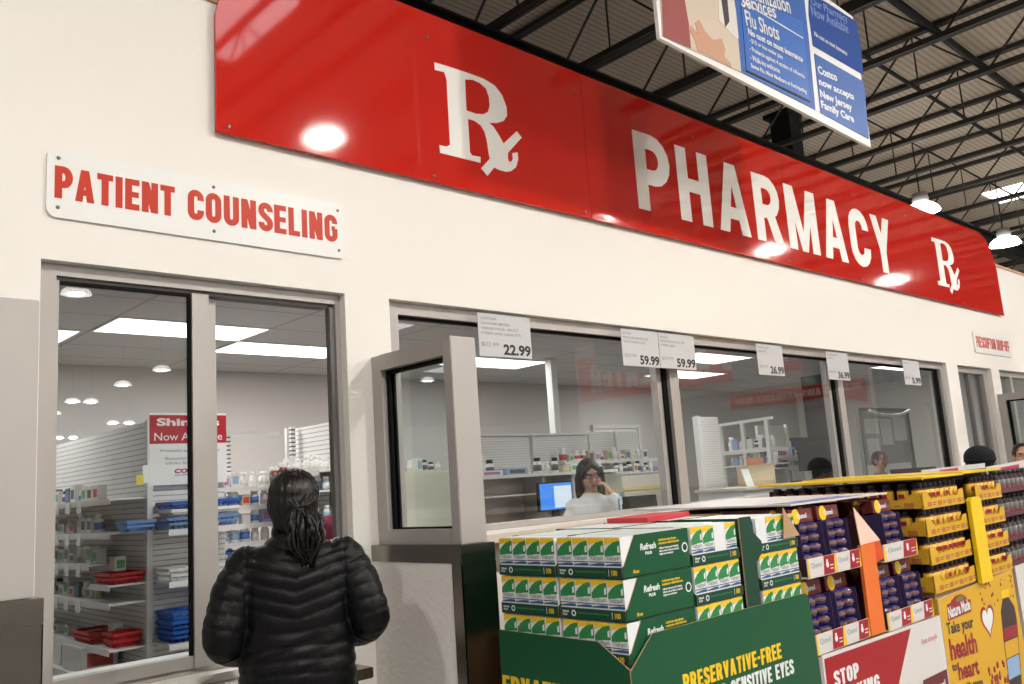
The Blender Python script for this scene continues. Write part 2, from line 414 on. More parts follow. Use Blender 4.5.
# ------------------------------------------------------------------ door (patient counselling sliding window)
FY0, FY1 = .045, .145
d1 = MB()
d1.box(.868, 2.113, FY0, FY1, 2.408, 2.451)                      # head
d1.box(.868, .931, FY0, FY1, .931, 2.408)                        # left jamb
d1.box(2.090, 2.113, FY0, .12, .931, 2.408)
d1.box(.931, 2.065, FY0+.03, FY1, .931, .955)
d1o = struct('door_1', d1, ALU)
dtr = MB().box(.932, 2.064, FY0+.02, FY1-.01, 2.395, 2.4075, 0)
dtr.box(2.066, 2.0895, FY0+.01, FY0+.028, .96, 2.395, 0)
dtr.box(2.074, 2.0895, FY0+.045, FY0+.06, .96, 2.395, 0)
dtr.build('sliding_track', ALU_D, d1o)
lf = MB()                                                        # fixed leaf with its glass
lf.box(.932, .945, .06, .10, .956, 2.394); lf.box(1.433, 1.502, .05, .10, .956, 2.394)
lf.box(.945, 1.433, .06, .10, .956, 1.0)
lfo = lf.build('fixed_leaf', ALU, d1o)
MB().box(.945, 1.433, .078, .084, 1.0, 2.394).build('glass_pane', GLASS, lfo)
MB().box(1.421, 1.4325, .060, .0775, 1.0, 2.394).box(.945, 1.421, .060, .0775, 2.382, 2.394).build('gasket', GASK, lfo)
sl = MB().box(1.506, 1.556, .106, .140, .956, 2.394)
sl.build('sliding_leaf_stile', ALU, d1o)
# ------------------------------------------------------------------ window_1 : pick-up counter glazing
w = MB()
w.box(2.357, 8.977, FY0, FY1, 2.392, 2.451); w.box(2.357, 2.435, FY0, FY1, SILL+.001, 2.392)
w.box(8.93, 8.977, FY0, FY1, SILL+.001, 2.392); w.box(2.435, 8.93, FY0, FY1, SILL+.001, SILL+.03)
for a in (4.455, 6.70): w.box(a, a+.045, .09, .14, SILL+.03, 2.392); w.box(a+.085, a+.175, .05, .14, SILL+.03, 2.392)
w1 = struct('window_1', w, ALU)
g = MB()
for a in (4.500, 6.745): g.box(a, a+.040, .075, .14, SILL+.03, 2.392)
g.box(8.885, 8.929, .075, .12, SILL+.03, 2.375); g.box(2.436, 8.929, .07, .10, 2.378, 2.3915)
g.build('gasket', GASK, w1)
for a, b_ in ((2.436, 4.454), (4.631, 6.699), (6.876, 8.884)):
    MB().box(a, b_, .088, .094, SILL+.031, 2.377).build('glass_pane', GLASS, w1)
# window_2 : narrow sliding opening, window_3 : drop-off window
w = MB(); w.box(9.261, 10.199, FY0, FY1, 2.385, 2.444); w.box(9.261, 9.32, FY0, FY1, .001, 2.385); w.box(10.08, 10.199, FY0, FY1, .001, 2.385)
w2 = struct('window_2', w, ALU)
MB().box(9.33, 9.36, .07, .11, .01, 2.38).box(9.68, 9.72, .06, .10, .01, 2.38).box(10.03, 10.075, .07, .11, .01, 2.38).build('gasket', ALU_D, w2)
MB().box(9.36, 10.03, .088, .094, .01, 2.38).build('glass_pane', GLASS, w2)
w = MB(); w.box(10.451, 12.199, FY0, FY1, 2.385, 2.444); w.box(10.451, 10.51, FY0, FY1, SILL+.001, 2.385); w.box(10.90, 10.98, FY0, FY1, SILL+.001, 2.385); w.box(12.14, 12.199, FY0, FY1, SILL+.001, 2.385)
w3 = struct('window_3', w, ALU)
MB().box(10.98, 11.0, .07, .11, SILL+.01, 2.38).build('gasket', GASK, w3)
MB().box(10.511, 10.899, .088, .094, SILL+.01, 2.38).box(11.001, 12.139, .088, .094, SILL+.01, 2.38).build('glass_pane', GLASS, w3)
# ------------------------------------------------------------------ counter ledges
cl = MB().box(2.385, 9.25, -.20, -.001, 1.29, 1.333, bev=.004)
clt = thing('pickup_counter', 'long beige counter ledge under the pick-up windows behind the displays', 'counter'); cl.build('worktop', BEIGE, clt)
MB().box(2.40, 9.20, -.016, -.002, .001, 1.289).build('support_panel', FRP, clt)
sh = MB().box(.90, 1.965, -.34, -.001, .862, .902, bev=.004); sh.box(.95, .99, -.30, -.002, .76, .861); sh.box(1.88, 1.92, -.30, -.002, .76, .861)
tag(sh.build('counseling_shelf', STEEL), 'brushed steel writing shelf under the counseling opening beside the woman', 'shelf')
# ------------------------------------------------------------------ partitions
def partition(x0, label, first=None):
    t = thing('glass_partition', label, 'partition', (x0, 0, 0), 0, 'framed glass privacy partitions on half walls')
    W_ = .135; L = .595
    f = MB()
    f.box(0, W_, -L, -L+.055, 1.335, 2.165, bev=.003); f.box(.02, W_-.02, -.075, -.002, 1.335, 2.165)
    f.box(.012, W_-.012, -L+.055, -.075, 2.095, 2.165); f.box(.012, W_-.012, -L+.055, -.075, 1.335, 1.395)
    fo = f.build('frame', ALU, t)
    MB().box(.06, .066, -L+.055, -.075, 1.395, 2.095).build('glass_pane', GLASS, t)
    gk = MB()
    for xx in (.045, .07):
        gk.box(xx, xx+.012, -.098, -.0755, 1.396, 2.094); gk.box(xx, xx+.012, -L+.056, -.0985, 2.080, 2.094); gk.box(xx, xx+.012, -L+.056, -.0985, 1.396, 1.402)
    gk.build('gasket', GASK, t)
    MB().box(-.018, W_+.015, -.612, -.001, 0.0, 1.325).build('half_wall', FRP, t)
    s = MB(); s.box(-.022, W_+.02, -.617, -.001, 1.265, 1.334, bev=.002)
    s.box(-.0225, -.0185, -.6165, -.555, 0.001, 1.264); s.box(-.0225, W_+.0185, -.6165, -.6125, 0.001, 1.264); s.box(W_+.0155, W_+.0195, -.6165, -.555, 0.001, 1.264)
    s.build('stainless_cladding', STEEL, t)
    return t
partition(.575, 'grey framed glass partition at far left edge beside counseling opening')
partition(2.222, 'grey framed glass partition between counseling opening and pick-up window')
partition(10.25, 'grey framed glass partition at the far right beside prescription drop-off window')

# ================================================================== SIGNS ON THE WALL
# large red pharmacy sign : four panels
sg = thing('pharmacy_sign', 'long glossy red pharmacy sign with white prescription symbols along wall top', 'sign', (0,0,0))
SY0, SY1 = -.034, -.022
xs_ = [1.506, 3.815, 6.14, 8.46, 10.80]
for k in range(4):
    a, b_ = xs_[k]+(.0015 if k else 0), xs_[k+1]-(.0015 if k < 3 else 0)
    pts = [(a, 3.070), (b_, 3.070)]
    if k == 3:
        pts += [(b_-.01, 3.30)]
        pts += [(b_-.01-.45*(1-cos(q)), 3.55+.44*sin(q)) for q in [radians(d) for d in (5,20,35,50,65,80,90)]]
    else: pts += [(b_, 3.990)]
    if k == 0: pts += [(a+.45*(1-cos(q)), 3.55+.44*sin(q)) for q in [radians(d) for d in (90,80,65,50,35,20,5)]]
    else: pts += [(a, 3.990)]
    MB().prism([(p[0], SY0, p[1]) for p in pts], (0, SY1-SY0, 0)).build('sign_panel', SIGNRED, sg)
lb = 3.045
for x in (1.56, 2.64, 3.76, 4.95, 6.08, 7.3, 8.40, 9.6, 10.70):
    for z in (3.10, 3.85): MB().lathe([(.009,0),(.009,.004),(.005,.006)], (x, SY0, z), 10, axis=(0,-1,0)).build('mounting_screw', SCREW, sg)
    MB().box(x-.02, x+.02, SY1, -.0005, 3.12, 3.16).build('wall_spacer', SCREW, sg)
caps('lettering', 'PHARMACY', (0, SY0-.0005, 0), X, Z, 4.276, 8.0, 3.215, 3.740, SIGNWHITE, sg, t=.20, w=.62, gap=.15, depth=.002)
RXO = [(48,42),(100,58),(160,78),(215,98),(255,122),(280,155),(295,195),(297,225),(285,243),(262,250),(235,249),(250,262),(268,290),(285,320),(330,278),(347,300),(300,352),(300,372),(304,382),(312,382),(317,372),(315,353),(333,350),(335,375),(328,400),(312,414),(295,417),(272,411),(253,402),(230,431),(208,405),(238,372),(233,345),(228,310),(220,280),(207,258),(187,243),(163,235),(170,350),(178,361),(206,366),(206,386),(68,352),(66,325),(88,331),(102,325),(98,250),(90,100),(82,76),(50,68)]
RXI = [(153,101),(158,207),(190,218),(215,220),(232,212),(238,190),(235,160),(225,132),(205,114),(180,102)]
def rxw(L): 
    out = []
    for p in L:
        q = P(420+p[0]/3.42, 50+p[1]/3.42, 1, SY0); out.append((q.x-2.684, q.z))
    return out
def rx(dx, sx=1.0):
    polys('prescription_symbol', [rxw(RXO), rxw(RXI)], lambda x, y: Vector((dx+x*sx, SY0-.0005, y)), (0,-.002,0), SIGNWHITE, sg)
rx(2.684); rx(8.985, 1.06)
# patient counseling sign
def rounded(x0, x1, z0, z1, r, n=5):
    pts = []
    for cx, cz, a0 in ((x1-r, z0+r, -90), (x1-r, z1-r, 0), (x0+r, z1-r, 90), (x0+r, z0+r, 180)):
        for k in range(n+1):
            a = radians(a0+90*k/n); pts.append((cx+r*cos(a), cz+r*sin(a)))
    return pts
ps = thing('wall_sign', 'white patient counseling sign in red condensed letters above sliding window', 'sign')
MB().prism([(p[0], -.012, p[1]) for p in rounded(.877, 2.121, 2.608, 2.866, .035)], (0,.0115,0)).build('sign_panel', PANELWHITE, ps)
for x in (.915, 1.50, 2.085):
    for z in (2.645, 2.832): MB().lathe([(.007,0),(.007,.002),(.003,.004)], (x, -.012, z), 10, axis=(0,-1,0)).build('mounting_screw', SCREW, ps)
caps('lettering', 'PATIENT', (0,-.0122,0), X, Z, .903, 1.340, 2.680, 2.802, REDTXT, ps, t=.215, w=.52, gap=.08)
caps('lettering', 'COUNSELING', (0,-.0122,0), X, Z, 1.392, 2.080, 2.680, 2.806, REDTXT, ps, t=.205, w=.52, gap=.085)
# prescription drop-off sign
pd = thing('wall_sign', 'small white prescription drop-off sign in red letters at far right', 'sign')
MB().prism([(p[0], -.012, p[1]) for p in rounded(9.80, 10.92, 2.60, 2.835, .03)], (0,.0115,0)).build('sign_panel', PANELWHITE, pd)
caps('lettering', 'PRESCRIPTION DROP-OFF', (0,-.0122,0), X, Z, 9.86, 10.86, 2.66, 2.78, REDTXT, pd, t=.17)
# ------------------------------------------------------------------ price cards
CARD = mat('price_card', (.56,.56,.58), .45); INK = mat('black_ink', (.03,.03,.035), .6); INKG = mat('grey_ink', (.28,.28,.29), .6)
def card(x0, x1, price, lines, old, label, dx=0):
    z1, z0 = 2.428, 2.205; t = thing('price_card', label, 'price card', (x0, -.02, z0), 0, 'hanging price cards along the window head')
    w_, h_ = x1-x0, z1-z0
    MB().box(0, w_, 0, .003, 0, h_).build('card_panel', CARD, t)
    MB().box(w_*.25, w_*.75, .003, .0195, h_-.03, h_-.012).build('holder_clip', WHITE, t)
    o = (0, -.0003, 0)
    for k, s in enumerate(lines):
        text('description_text', s, o, X, Z, w_*.05, w_*(.05+min(.75,.042*len(s))), h_*(.88-.115*k)-.006, h_*(.88-.115*k)+.008, INKG, t, bold=.01, depth=.0003)
    text('old_price', old, o, X, Z, w_*.05, w_*.36, h_*.22, h_*.33, INKG, t, bold=.0, depth=.0003)
    text('price_text', price, o, X, Z, w_*.45, w_*.98, h_*.05, h_*.31, INK, t, bold=.035, depth=.0003)
    return t
card(2.883, 3.252, '22.99', ['CONTOUR','GLUCOSE METER', 'VALUE PACK 100 CT', 'STRIPS AND LANCETS'], '$22.99', 'price card reading 22.99 above the glass partition')
card(4.008, 4.362, '59.99', ['BLOOD', 'PRESSURE MONITOR', 'WITH WIDE CUFF'], '$59.99', 'left one of the joined pair of 59.99 price cards')
card(4.367, 4.742, '59.99', ['BLOOD', 'PRESSURE MONITOR', 'UPPER ARM'], '$59.99', 'right one of the joined pair of 59.99 price cards')
card(5.495, 5.845, '26.99', ['WRIST CUFF', 'MONITOR'], '$26.99', 'price card reading 26.99 hanging in the middle of the third pane')
card(6.51, 6.87, '36.99', ['THERMOMETER', 'DIGITAL'], '$36.99', 'price card reading 36.99 in front of the second mullion')
card(7.92, 8.27, '5.99', ['LANCETS'], '$5.99', 'small price card on the last pane near the right jamb')

# ================================================================== ROOF
deck = wave_mat('corrugated_roof_deck', (.70,.61,.50), (.52,.45,.37), 1, .09, 0, .7, .6, frac=.4)
struct('trim_3', MB().box(-25, 60, -60, 20, 7.42, 7.50), deck)
ord_ = ['first','second','third','fourth','fifth','sixth','seventh','eighth','ninth','tenth','eleventh','twelfth','thirteenth','fourteenth','fifteenth','sixteenth','seventeenth','eighteenth','nineteenth','twentieth']
def joist():
    t = thing('roof_joist', 'j', 'roof joist', (0,0,0), 0, 'open web steel joists under the roof deck')
    y0, y1 = -14.0, 14.2
    c = MB(); c.box(-.055, -.008, y0, y1, 7.35, 7.415); c.box(.008, .055, y0, y1, 7.35, 7.415); c.build('top_chord', ROOFSTEEL, t)
    c = MB(); c.box(-.055, -.008, y0, y1, 6.465, 6.535); c.box(.008, .055, y0, y1, 6.465, 6.535); c.build('bottom_chord', ROOFSTEEL, t)
    wv = MB(); n = 16; st = (y1-y0)/n
    for k in range(n):
        a = y0+k*st
        wv.bar((0,a,6.5), (0,a+st/2,7.38), .024); wv.bar((0,a+st/2,7.38), (0,a+st,6.5), .024); wv.bar((0,a+st/2,6.5), (0,a+st/2,7.38), .018)
    wv.build('web', ROOFSTEEL, t)
    return t
j0 = joist(); j0.location = (4.65,0,0); j0['label'] = 'dark open web roof joist, first counted from the left above the red sign'
for k in range(1, 20):
    dup(j0, (4.65+1.5*k + (0 if k < 6 else .15*(k-5)), 0, 0), label='dark open web roof joist, %s counted from the left above the red sign' % ord_[k])
def beam(y, z, h, wdt, label, m=GIRDER, x0=-10, x1=50):
    b = MB(); b.box(x0, x1, y-wdt/2, y+wdt/2, z-h/2, z-h/2+.03); b.box(x0, x1, y-wdt/2, y+wdt/2, z+h/2-.03, z+h/2); b.box(x0, x1, y-.015, y+.015, z-h/2+.03, z+h/2-.03)
    return tag(b.build('roof_girder', m), label, 'girder')
beam(3.22, 6.60-.31, .36, .22, 'heavy black steel girder running just above the red sign top')
for y, z, r, lab in ((.62, 7.24, .055, 'thick dark sprinkler pipe crossing the joists at upper right'), (1.35, 7.0, .03, 'thin dark conduit pipe crossing the joists below the deck'), (-1.2, 7.24, .045, 'dark pipe crossing the joists at the top right corner'), (6.4, 7.2, .05, 'dark pipe crossing the joists behind the heavy girder'), (10.2, 7.0, .05, 'dark pipe far behind the girder near the sign top')):
    tag(MB().tube([(-6,y,z),(45,y,z)], r, 8).build('ceiling_pipe', GIRDER), lab, 'pipe')
# column under the girder
cb = MB(); cb.box(12.98, 13.34, 3.36, 3.72, .003, 7.34); cb.box(12.92, 13.40, 3.345, 3.80, 7.34, 7.41)
tag(cb.build('steel_column', GIRDER), 'black square steel column rising behind the red sign below banner', 'column')
# ducts
DU = mat('galvanised_duct', (.42,.40,.37), .4, metal=.5)
tag(MB().box(15.3, 16.3, 7.2, 9.9, 6.55, 7.13, bev=.05).build('air_duct', DU), 'boxy grey air duct hanging under the deck right of the banner', 'duct')
# skylights
SKY = mat('skylight_panel', (.9,.9,.9), .5, emit=(.95,.98,1.0), estr=5)
k = 0
for x, y, lab in ((21.9,2.3,'bright skylight panel near the right edge of the roof'), (26,5.0,'bright far skylight panel beyond the red sign end'), (4.4,-6.2,'skylight panel over the aisle reflected in the red sign'), (11,-14,'skylight panel behind the camera reflected in counseling glass'), (18,-22,'skylight panel far behind camera over the aisles'), (3.2,-15.5,'skylight panel left behind the camera'), (27,-30,'skylight panel farthest behind the camera')):
    tag(MB().box(x-.6, x+.6, y-.9, y+.9, 7.395, 7.419).build('skylight', SKY), lab, 'skylight', 'roof skylights')
# high-bay lamps
LENS = mat('lamp_lens', (1,.97,.9), .4, emit=(1,.96,.895), estr=1680)
LREF = mat('prismatic_reflector', (.75,.75,.72), .25, emit=(1,.96,.88), estr=7)
def highbay():
    t = thing('high_bay_lamp', 'l', 'lamp', (0,0,0), 0, 'high bay lamps')
    MB().lathe([(.06,.36),(.12,.34),(.14,.20),(.10,.165)], n=20).build('ballast_housing', GREY, t)
    MB().lathe([(.11,.165),(.20,.135),(.27,.07),(.30,.0),(.295,.0),(.26,.065),(.19,.13),(.10,.155)], n=24).build('reflector', LREF, t)
    MB().lathe([(.0,-.012),(.10,-.010),(.155,.005),(.155,.012),(0,.012)], n=24).build('lens', LENS, t)
    MB().tube([(0,0,.36),(0,0,1.38)], .012, 6).build('hanging_rod', GIRDER, t)
    return t
h0 = highbay(); first = True
def lamp_light(x, y, z, pw, r=.28):
    L = bpy.data.lights.new('high_bay_light', 'AREA'); L.shape = 'DISK'; L.size = 1.1*r; L.energy = pw; L.color = (1.0,.955,.89); L.spread = radians(170)
    o = bpy.data.objects.new('high_bay_light', L); COL.objects.link(o); o.location = (x, y, z-.06); return o
rows = [(-5.85, [-6,-.2,5.6,11.3,16.2,22]), (-15.3, [-.2,5.6,11.2,16.5,22,27.5]), (-24.9, [5.6,11.1,16.6,22]), (-34, [11.1,11.8,16.6,22]), (2.4, [15.45,19.6,25]), (-28.7, [11.2]), (-38.6, [11.7]), (-43, [15.7,16.5]), (-52, [15.7,16.5])]
names = {-5.85:'in the row nearest in front of the pharmacy', -15.3:'in the second row behind the camera', -24.9:'in the third row behind the camera', -34:'in the farthest row behind the camera', 2.4:'above the far end of the pharmacy', -28.7:'between third and farthest rows', -38.6:'beyond the farthest row', -43:'well beyond the farthest row', -52:'at the very back of the shop'}
for y, xs in rows:
    for i, x in enumerate(xs):
        lab = 'high bay lamp %s, %s from left' % (names[y], ord_[i])
        if first: o = h0; o.location = (x,y,6.0 if y < 0 else 5.76); o['label'] = lab; first = False
        else: o = dup(h0, (x,y,6.0 if y < 0 else 5.76), label=lab)

# ================================================================== HANGING BANNER
BLUE = mat('banner_blue', (.045,.13,.42), .4); BLUE2 = mat('banner_blue_dark', (.03,.085,.33), .22); BWH = mat('banner_white', (.84,.83,.82), .4)
bn = thing('hanging_banner', 'hanging white framed banner with blue flu shot and insurance panels', 'banner')
by = -1.0
def bp(u, v, off=0): q = P(u, v, 1, by); return Vector((q.x, by-off, q.z))
BX0, BX1, BZ0, BZ1 = 3.30, 5.52, 3.60, 4.50
rot = (3.572-3.628)/(5.52-3.30)
bz = lambda x, z: z + (x-BX0)*rot
def bq(x0, x1, z0, z1): return [(x0,by,bz(x0,z0)),(x1,by,bz(x1,z0)),(x1,by,bz(x1,z1)),(x0,by,bz(x0,z1))]
MB().prism(bq(3.30, 5.535, 3.628, 4.555), (0,.02,0)).build('board', BWH, bn)
def bpanel(name, pts, m, off, th=.004):
    return MB().prism([Vector((p.x, by-off, p.z)) for p in pts], (0,th,0)).build(name, m, bn)
def zc(u, v): return (640+u/4.096, v/4.096)
q = lambda u, v: bp(*zc(u, v))
# photograph of a vaccination, abstracted in flat colour fields
ph = [q(92,150), q(412,297), q(385,-60), q(80,-60)]
bpanel('photo_print', [q(90,150), q(418,300), q(386,-40), q(80,-40)], mat('print_cream', (.62,.52,.42), .45), .0045)
bpanel('photo_sleeve', [q(92,150), q(205,200), q(196,100), q(172,-40), q(84,-40)], mat('print_maroon', (.30,.07,.07), .5), .0065, .0018)
bpanel('photo_hand', [q(232,210), q(290,236), q(345,262), q(372,280), q(368,262), q(340,232), q(345,205), q(330,160), q(295,165), q(262,130), q(238,82), q(222,95), q(232,140), q(205,105), q(200,130), q(222,170)], mat('print_skin', (.55,.30,.20), .5), .0068, .0018)
bpanel('photo_coat', [q(385,155), q(400,160), q(388,40), q(372,-40), q(318,-40), q(320,85), q(352,120)], mat('print_coat', (.72,.68,.62), .5), .0066, .0018)
bpanel('photo_hair', [q(345,115), q(362,90), q(350,-40), q(322,-40)], mat('print_dark', (.05,.045,.05), .5), .0068, .0018)
bpanel('blue_panel', [q(412,296), q(716,450), q(690,170), q(664,-60), q(378,-60)], BLUE, .0047)
ins = [q(432,292), q(694,422), q(640,100), q(404,-8)]
bpanel('blue_slip', [q(432,290), q(690,415), q(668,160), q(660,90), q(404,-30)], mat('banner_blue_slip', (.055,.16,.50), .35), .0085, .0035)
bpanel('slip_edge', [q(430,294), q(692,421), q(690,413), q(432,288)], BLACK, .0090, .0042)
bpanel('blue_panel', [q(708,188), q(912,306), q(902,190), q(884,90), q(760,10), q(690,-22), q(690,60)], BLUE2, .0048)
bpanel('blue_panel', [q(712,220), q(915,336), q(935,570), q(738,462)], BLUE, .0048)
def btxt(s, a, b_, h, m=BWH, bold=.012, off=.0092):
    """a: lower-left crop px, b: lower-right crop px, h: height in metres, lettering follows the banner's tilt"""
    A, B = q(*a), q(*b_); U = Vector((B.x-A.x, 0, B.z-A.z)); L = U.length; U.normalize(); V = Vector((-U.z,0,U.x))
    V = V if V.z > 0 else -V
    text('lettering', s, Vector((A.x, by-off, A.z)), U, V, 0, L, 0, h, m, bn, bold=bold, depth=.0006)
btxt('Immunization', (405,-15), (612,62), .105, off=.0125)
btxt('Services', (408,30), (552,80), .085, off=.0125)
btxt('Flu Shots', (428,108), (565,172), .095, off=.0125)
btxt('No cost on most insurance', (436,145), (660,260), .040, off=.0125, bold=.03)
btxt('- $10 or less under plan', (440,180), (578,252), .034, off=.0125)
btxt('- Protects against 4 strains of influenza', (442,215), (668,330), .036, off=.0125)
btxt('- Walk-ins welcome', (444,248), (566,305), .034, off=.0125)
btxt('Some Flu, Most Medicare at Participating', (448,285), (676,392), .034, off=.0125, bold=.025)
bpanel('rule_line', [q(412,12), q(660,162), q(661,158), q(413,8)], BWH, .0130, .002)
btxt('Our Pharmacy', (700,30), (850,105), .07, m=mat('banner_faint', (.18,.26,.55), .5), off=.0052)
btxt('Now Available', (702,65), (852,140), .07, m=MATS['banner_faint'], off=.0052)
btxt('No cost on most insurance', (712,148), (846,230), .032, off=.0052)
btxt('Costco', (728,302), (806,336), .055, off=.0052, bold=.03)
btxt('now accepts', (733,357), (876,420), .055, off=.0052, bold=.03)
btxt('New Jersey', (738,408), (868,466), .066, off=.0052, bold=.03)
btxt('Family Care', (742,452), (876,514), .066, off=.0052, bold=.03)
for x in (3.5, 5.35): MB().tube([(x, by+.01, 4.50+.0), (x, by+.01, 7.36)], .006, 6).build('hanging_wire', GIRDER, bn)

# ================================================================== OPPOSITE SIDE OF THE SHOP (seen mirrored in the glass)
BK = mat('shop_partition_grey', (.50,.50,.50), .6)
struct('wall_opposite', MB().box(13.0, 13.14, -8.4, -2.44, 0, 4.2), BK)
ha = thing('hearing_sign', 'large red hearing aid center sign, seen mirrored at top of the windows', 'sign')
MB().prism([(12.995,-8.32,3.08),(12.995,-2.72,3.08),(12.995,-2.57,3.45),(12.995,-2.72,3.95),(12.995,-8.32,3.95)], (-.02,0,0)).build('sign_panel', SIGNRED, ha)
caps('lettering', 'HEARING AID CENTER', (12.974,0,0), -Y, Z, 2.92, 8.02, 3.24, 3.80, SIGNWHITE, ha, t=.2, depth=.002)
hb = thing('hearing_sign', 'red hearing aids available here strip, seen mirrored below the large sign', 'sign')
MB().prism([(12.995,-4.87,2.59),(12.995,-3.02,2.585),(12.995,-2.50,2.43),(12.995,-2.50,2.80),(12.995,-4.87,2.80)], (-.02,0,0)).build('sign_panel', SIGNRED, hb)
caps('lettering', 'HEARING AIDS AVAILABLE HERE', (12.974,0,0), -Y, Z, 2.56, 4.78, 2.635, 2.745, SIGNWHITE, hb, t=.2, depth=.002)
text('lettering', 'Hearing Test', (12.974,0,0), -Y, Z, 3.12, 3.97, 2.38, 2.50, INKG, hb, bold=.02, depth=.002)
MB().box(12.98, 12.995, -6.2, -2.9, 2.88, 2.97).build('light_strip', SIGNWHITE, hb)
DG = mat('dark_goods', (.05,.04,.045), .8, noise=.6, nscale=6)
for i, x in enumerate((-3.2,-.6,2.0,4.6,7.2,9.8)):  # unseen tables added so the stainless steel mirrors dark goods, not bright floor
    t = thing('added_dark_table', 'added unseen table of dark goods for the steel to mirror, %s from left' % ord_[i], 'table', (x,-7.0,0), 0, 'added dark tables behind the camera')
    b = MB(); b.box(0, 2.2, -.6, .6, .80, .84)
    for a in (.05,2.08):
        for c in (-.55,.48): b.box(a, a+.07, c, c+.07, 0, .80)
    b.build('table_frame', ROOFSTEEL, t)
    b = MB()
    for k in range(6):
        for m_i in range(3): b.box(.06+k*.36, .36+k*.36, -.55+m_i*.38, -.23+m_i*.38, .841, .841+random.uniform(.15,.38), bev=.02)
    b.build('folded_goods', DG, t)['kind'] = 'stuff'
    MB().box(.08, 2.1, -.5, .5, .10, .795).build('under_stock', DG, t)
# unseen aisle racks added behind the camera, giving the glass something dark to mirror
RK = mat('rack_steel', (.10,.07,.06), .5); RB = mat('rack_goods_brown', (.22,.17,.12), .8, noise=.5, nscale=2.5)
for i, (x, y) in enumerate(((-3,-12),(2,-12),(7.5,-12.5),(-6,-21),(2,-21),(10,-21))):
    t = thing('added_dark_rack', 'added unseen pallet rack, dark for the glass to mirror, %s of six' % ord_[i], 'rack', (x,y,0), 0, 'added pallet racks behind the camera')
    f = MB()
    for a in (0,1.3,2.6): f.box(a*1.3, a*1.3+.09, -.5, -.41, 0, 2.5); f.box(a*1.3, a*1.3+.09, .41, .5, 0, 2.5)
    for z in (.1,1.3): f.box(0, 3.47, -.5, -.45, z, z+.1); f.box(0, 3.47, .45, .5, z, z+.1)
    f.build('rack_frame', RK, t)
    g_ = MB()
    for z in (.21,1.41):
        for a in (.12, 1.8): g_.box(a, a+1.5, -.44, .44, z, z+random.uniform(.6,1.0))
    g_.build('pallet_load', RB, t)
# ================================================================== INSIDE THE PHARMACY
PANELLIGHT = mat('light_panel', (.95,.95,.95), .5, emit=(1,.98,.95), estr=3.2)
def panel(i, x, y, lab, pw=34):
    t = thing('ceiling_light', lab, 'ceiling light', (x, y, 2.95), 0, 'recessed light panels in the pharmacy ceiling')
    f = MB(); f.box(0,1.208,0,.012,-.008,-.001); f.box(0,1.208,.586,.598,-.008,-.001); f.box(0,.012,.012,.586,-.008,-.001); f.box(1.196,1.208,.012,.586,-.008,-.001)
    f.build('frame', WHITE, t)
    MB().box(.012,1.196,.012,.586,-.006,-.0015).build('diffuser', PANELLIGHT, t)
    L = bpy.data.lights.new('panel_light', 'AREA'); L.shape = 'RECTANGLE'; L.size = 1.15; L.size_y = .55; L.energy = pw; L.color = (1,.97,.93)
    o = bpy.data.objects.new('panel_light', L); COL.objects.link(o); o.location = (x+.6, y+.3, 2.935)
for i, (x, y, lab) in enumerate(((2.22,3.17,'nearer light panel seen through the counseling glass'), (3.44,3.78,'second light panel seen through the open counseling half'), (.95,3.78,'light panel at the left edge of the counseling glass'),
      (6.10,3.78,'light panel just right of the glass partition behind the first pane'), (8.60,2.60,'nearer light panel behind the third pane beside the 59.99 cards'), (9.78,3.78,'light panel farther back behind the second mullion'), (6.10,.70,'light panel close to the glass above the pharmacist'), (13.0,2.0,'light panel at the right end of the pharmacy'), (2.22,.70,'light panel close above the counseling opening'))):
    panel(i, x, y, lab)
SLAT = wave_mat('slatwall_white', (.74,.73,.715), (.36,.35,.34), 2, .034, 0, .5, .4, frac=.2)
SLAT2 = wave_mat('louver_panel_white', (.74,.73,.72), (.46,.45,.44), 2, .025, 0, .5, .4, frac=.2)
SHW = mat('shelf_white_metal', (.70,.69,.68), .4)
PERF = wave_mat('slotted_upright', (.70,.69,.68), (.08,.08,.08), 2, .032, 0, .4, 0, frac=.35)
def gondola(label, x0, x1, y0, y1, z0, z1, back=None, shelves=(), ups=(), slat=None, toprail=True):
    """back: (axis, value) plane of the back panel; shelves: boxes; ups: upright positions (x,y)"""
    t = thing('gondola_shelving', label, 'shelving', (0,0,0))
    if back:
        ax, v, *_ = back
        if ax == 'x': MB().box(v, v+.03, y0, y1, z0, z1).build('slat_panel', slat or SLAT, t)
        else: MB().box(x0, x1, v, v+.03, z0, z1).build('slat_panel', slat or SLAT, t)
    for (a, b_) in ups: MB().box(a-.018, a+.018, b_-.018, b_+.018, z0, z1+.01).build('upright', PERF if back is None else SHW, t)
    for s in shelves:
        sb = MB().box(*s[:4], s[4]-.012, s[4]); 
        if s[5] == 'x': sb.box(s[0]-.003, s[0], s[2], s[3], s[4]-.035, s[4]+.002)
        else: sb.box(s[0], s[1], s[2]-.003, s[2], s[4]-.035, s[4]+.002)
        sb.build('shelf', SHW, t)
    return t
# G_A : corner shelving seen through the fixed glass
SA = [1.635, 1.425, 1.225, 1.0, .73]
tA = gondola('white slatwall corner shelving behind the fixed counseling glass', 2.14, 2.66, 2.42, 5.0, .003, 2.11, ('x', 2.14), [(1.92,2.139,(2.80 if z == 1.225 else 2.42),4.6,z,'x') for z in SA]+[(1.92,2.139,2.42,2.78,1.111,'x'),(1.86,2.139,2.6,4.6,.56,'x')], [(2.15,2.40),])
MB().box(2.172, 2.66, 2.42, 2.45, .003, 2.11).build('slat_panel', SLAT, tA)
SFZ = [1.42, 1.11, .745]
for z in SFZ:
    MB().box(2.17, 2.66, 2.14, 2.419, z-.012, z).box(2.17, 2.66, 2.137, 2.14, z-.035, z+.002).build('shelf', SHW, tA)
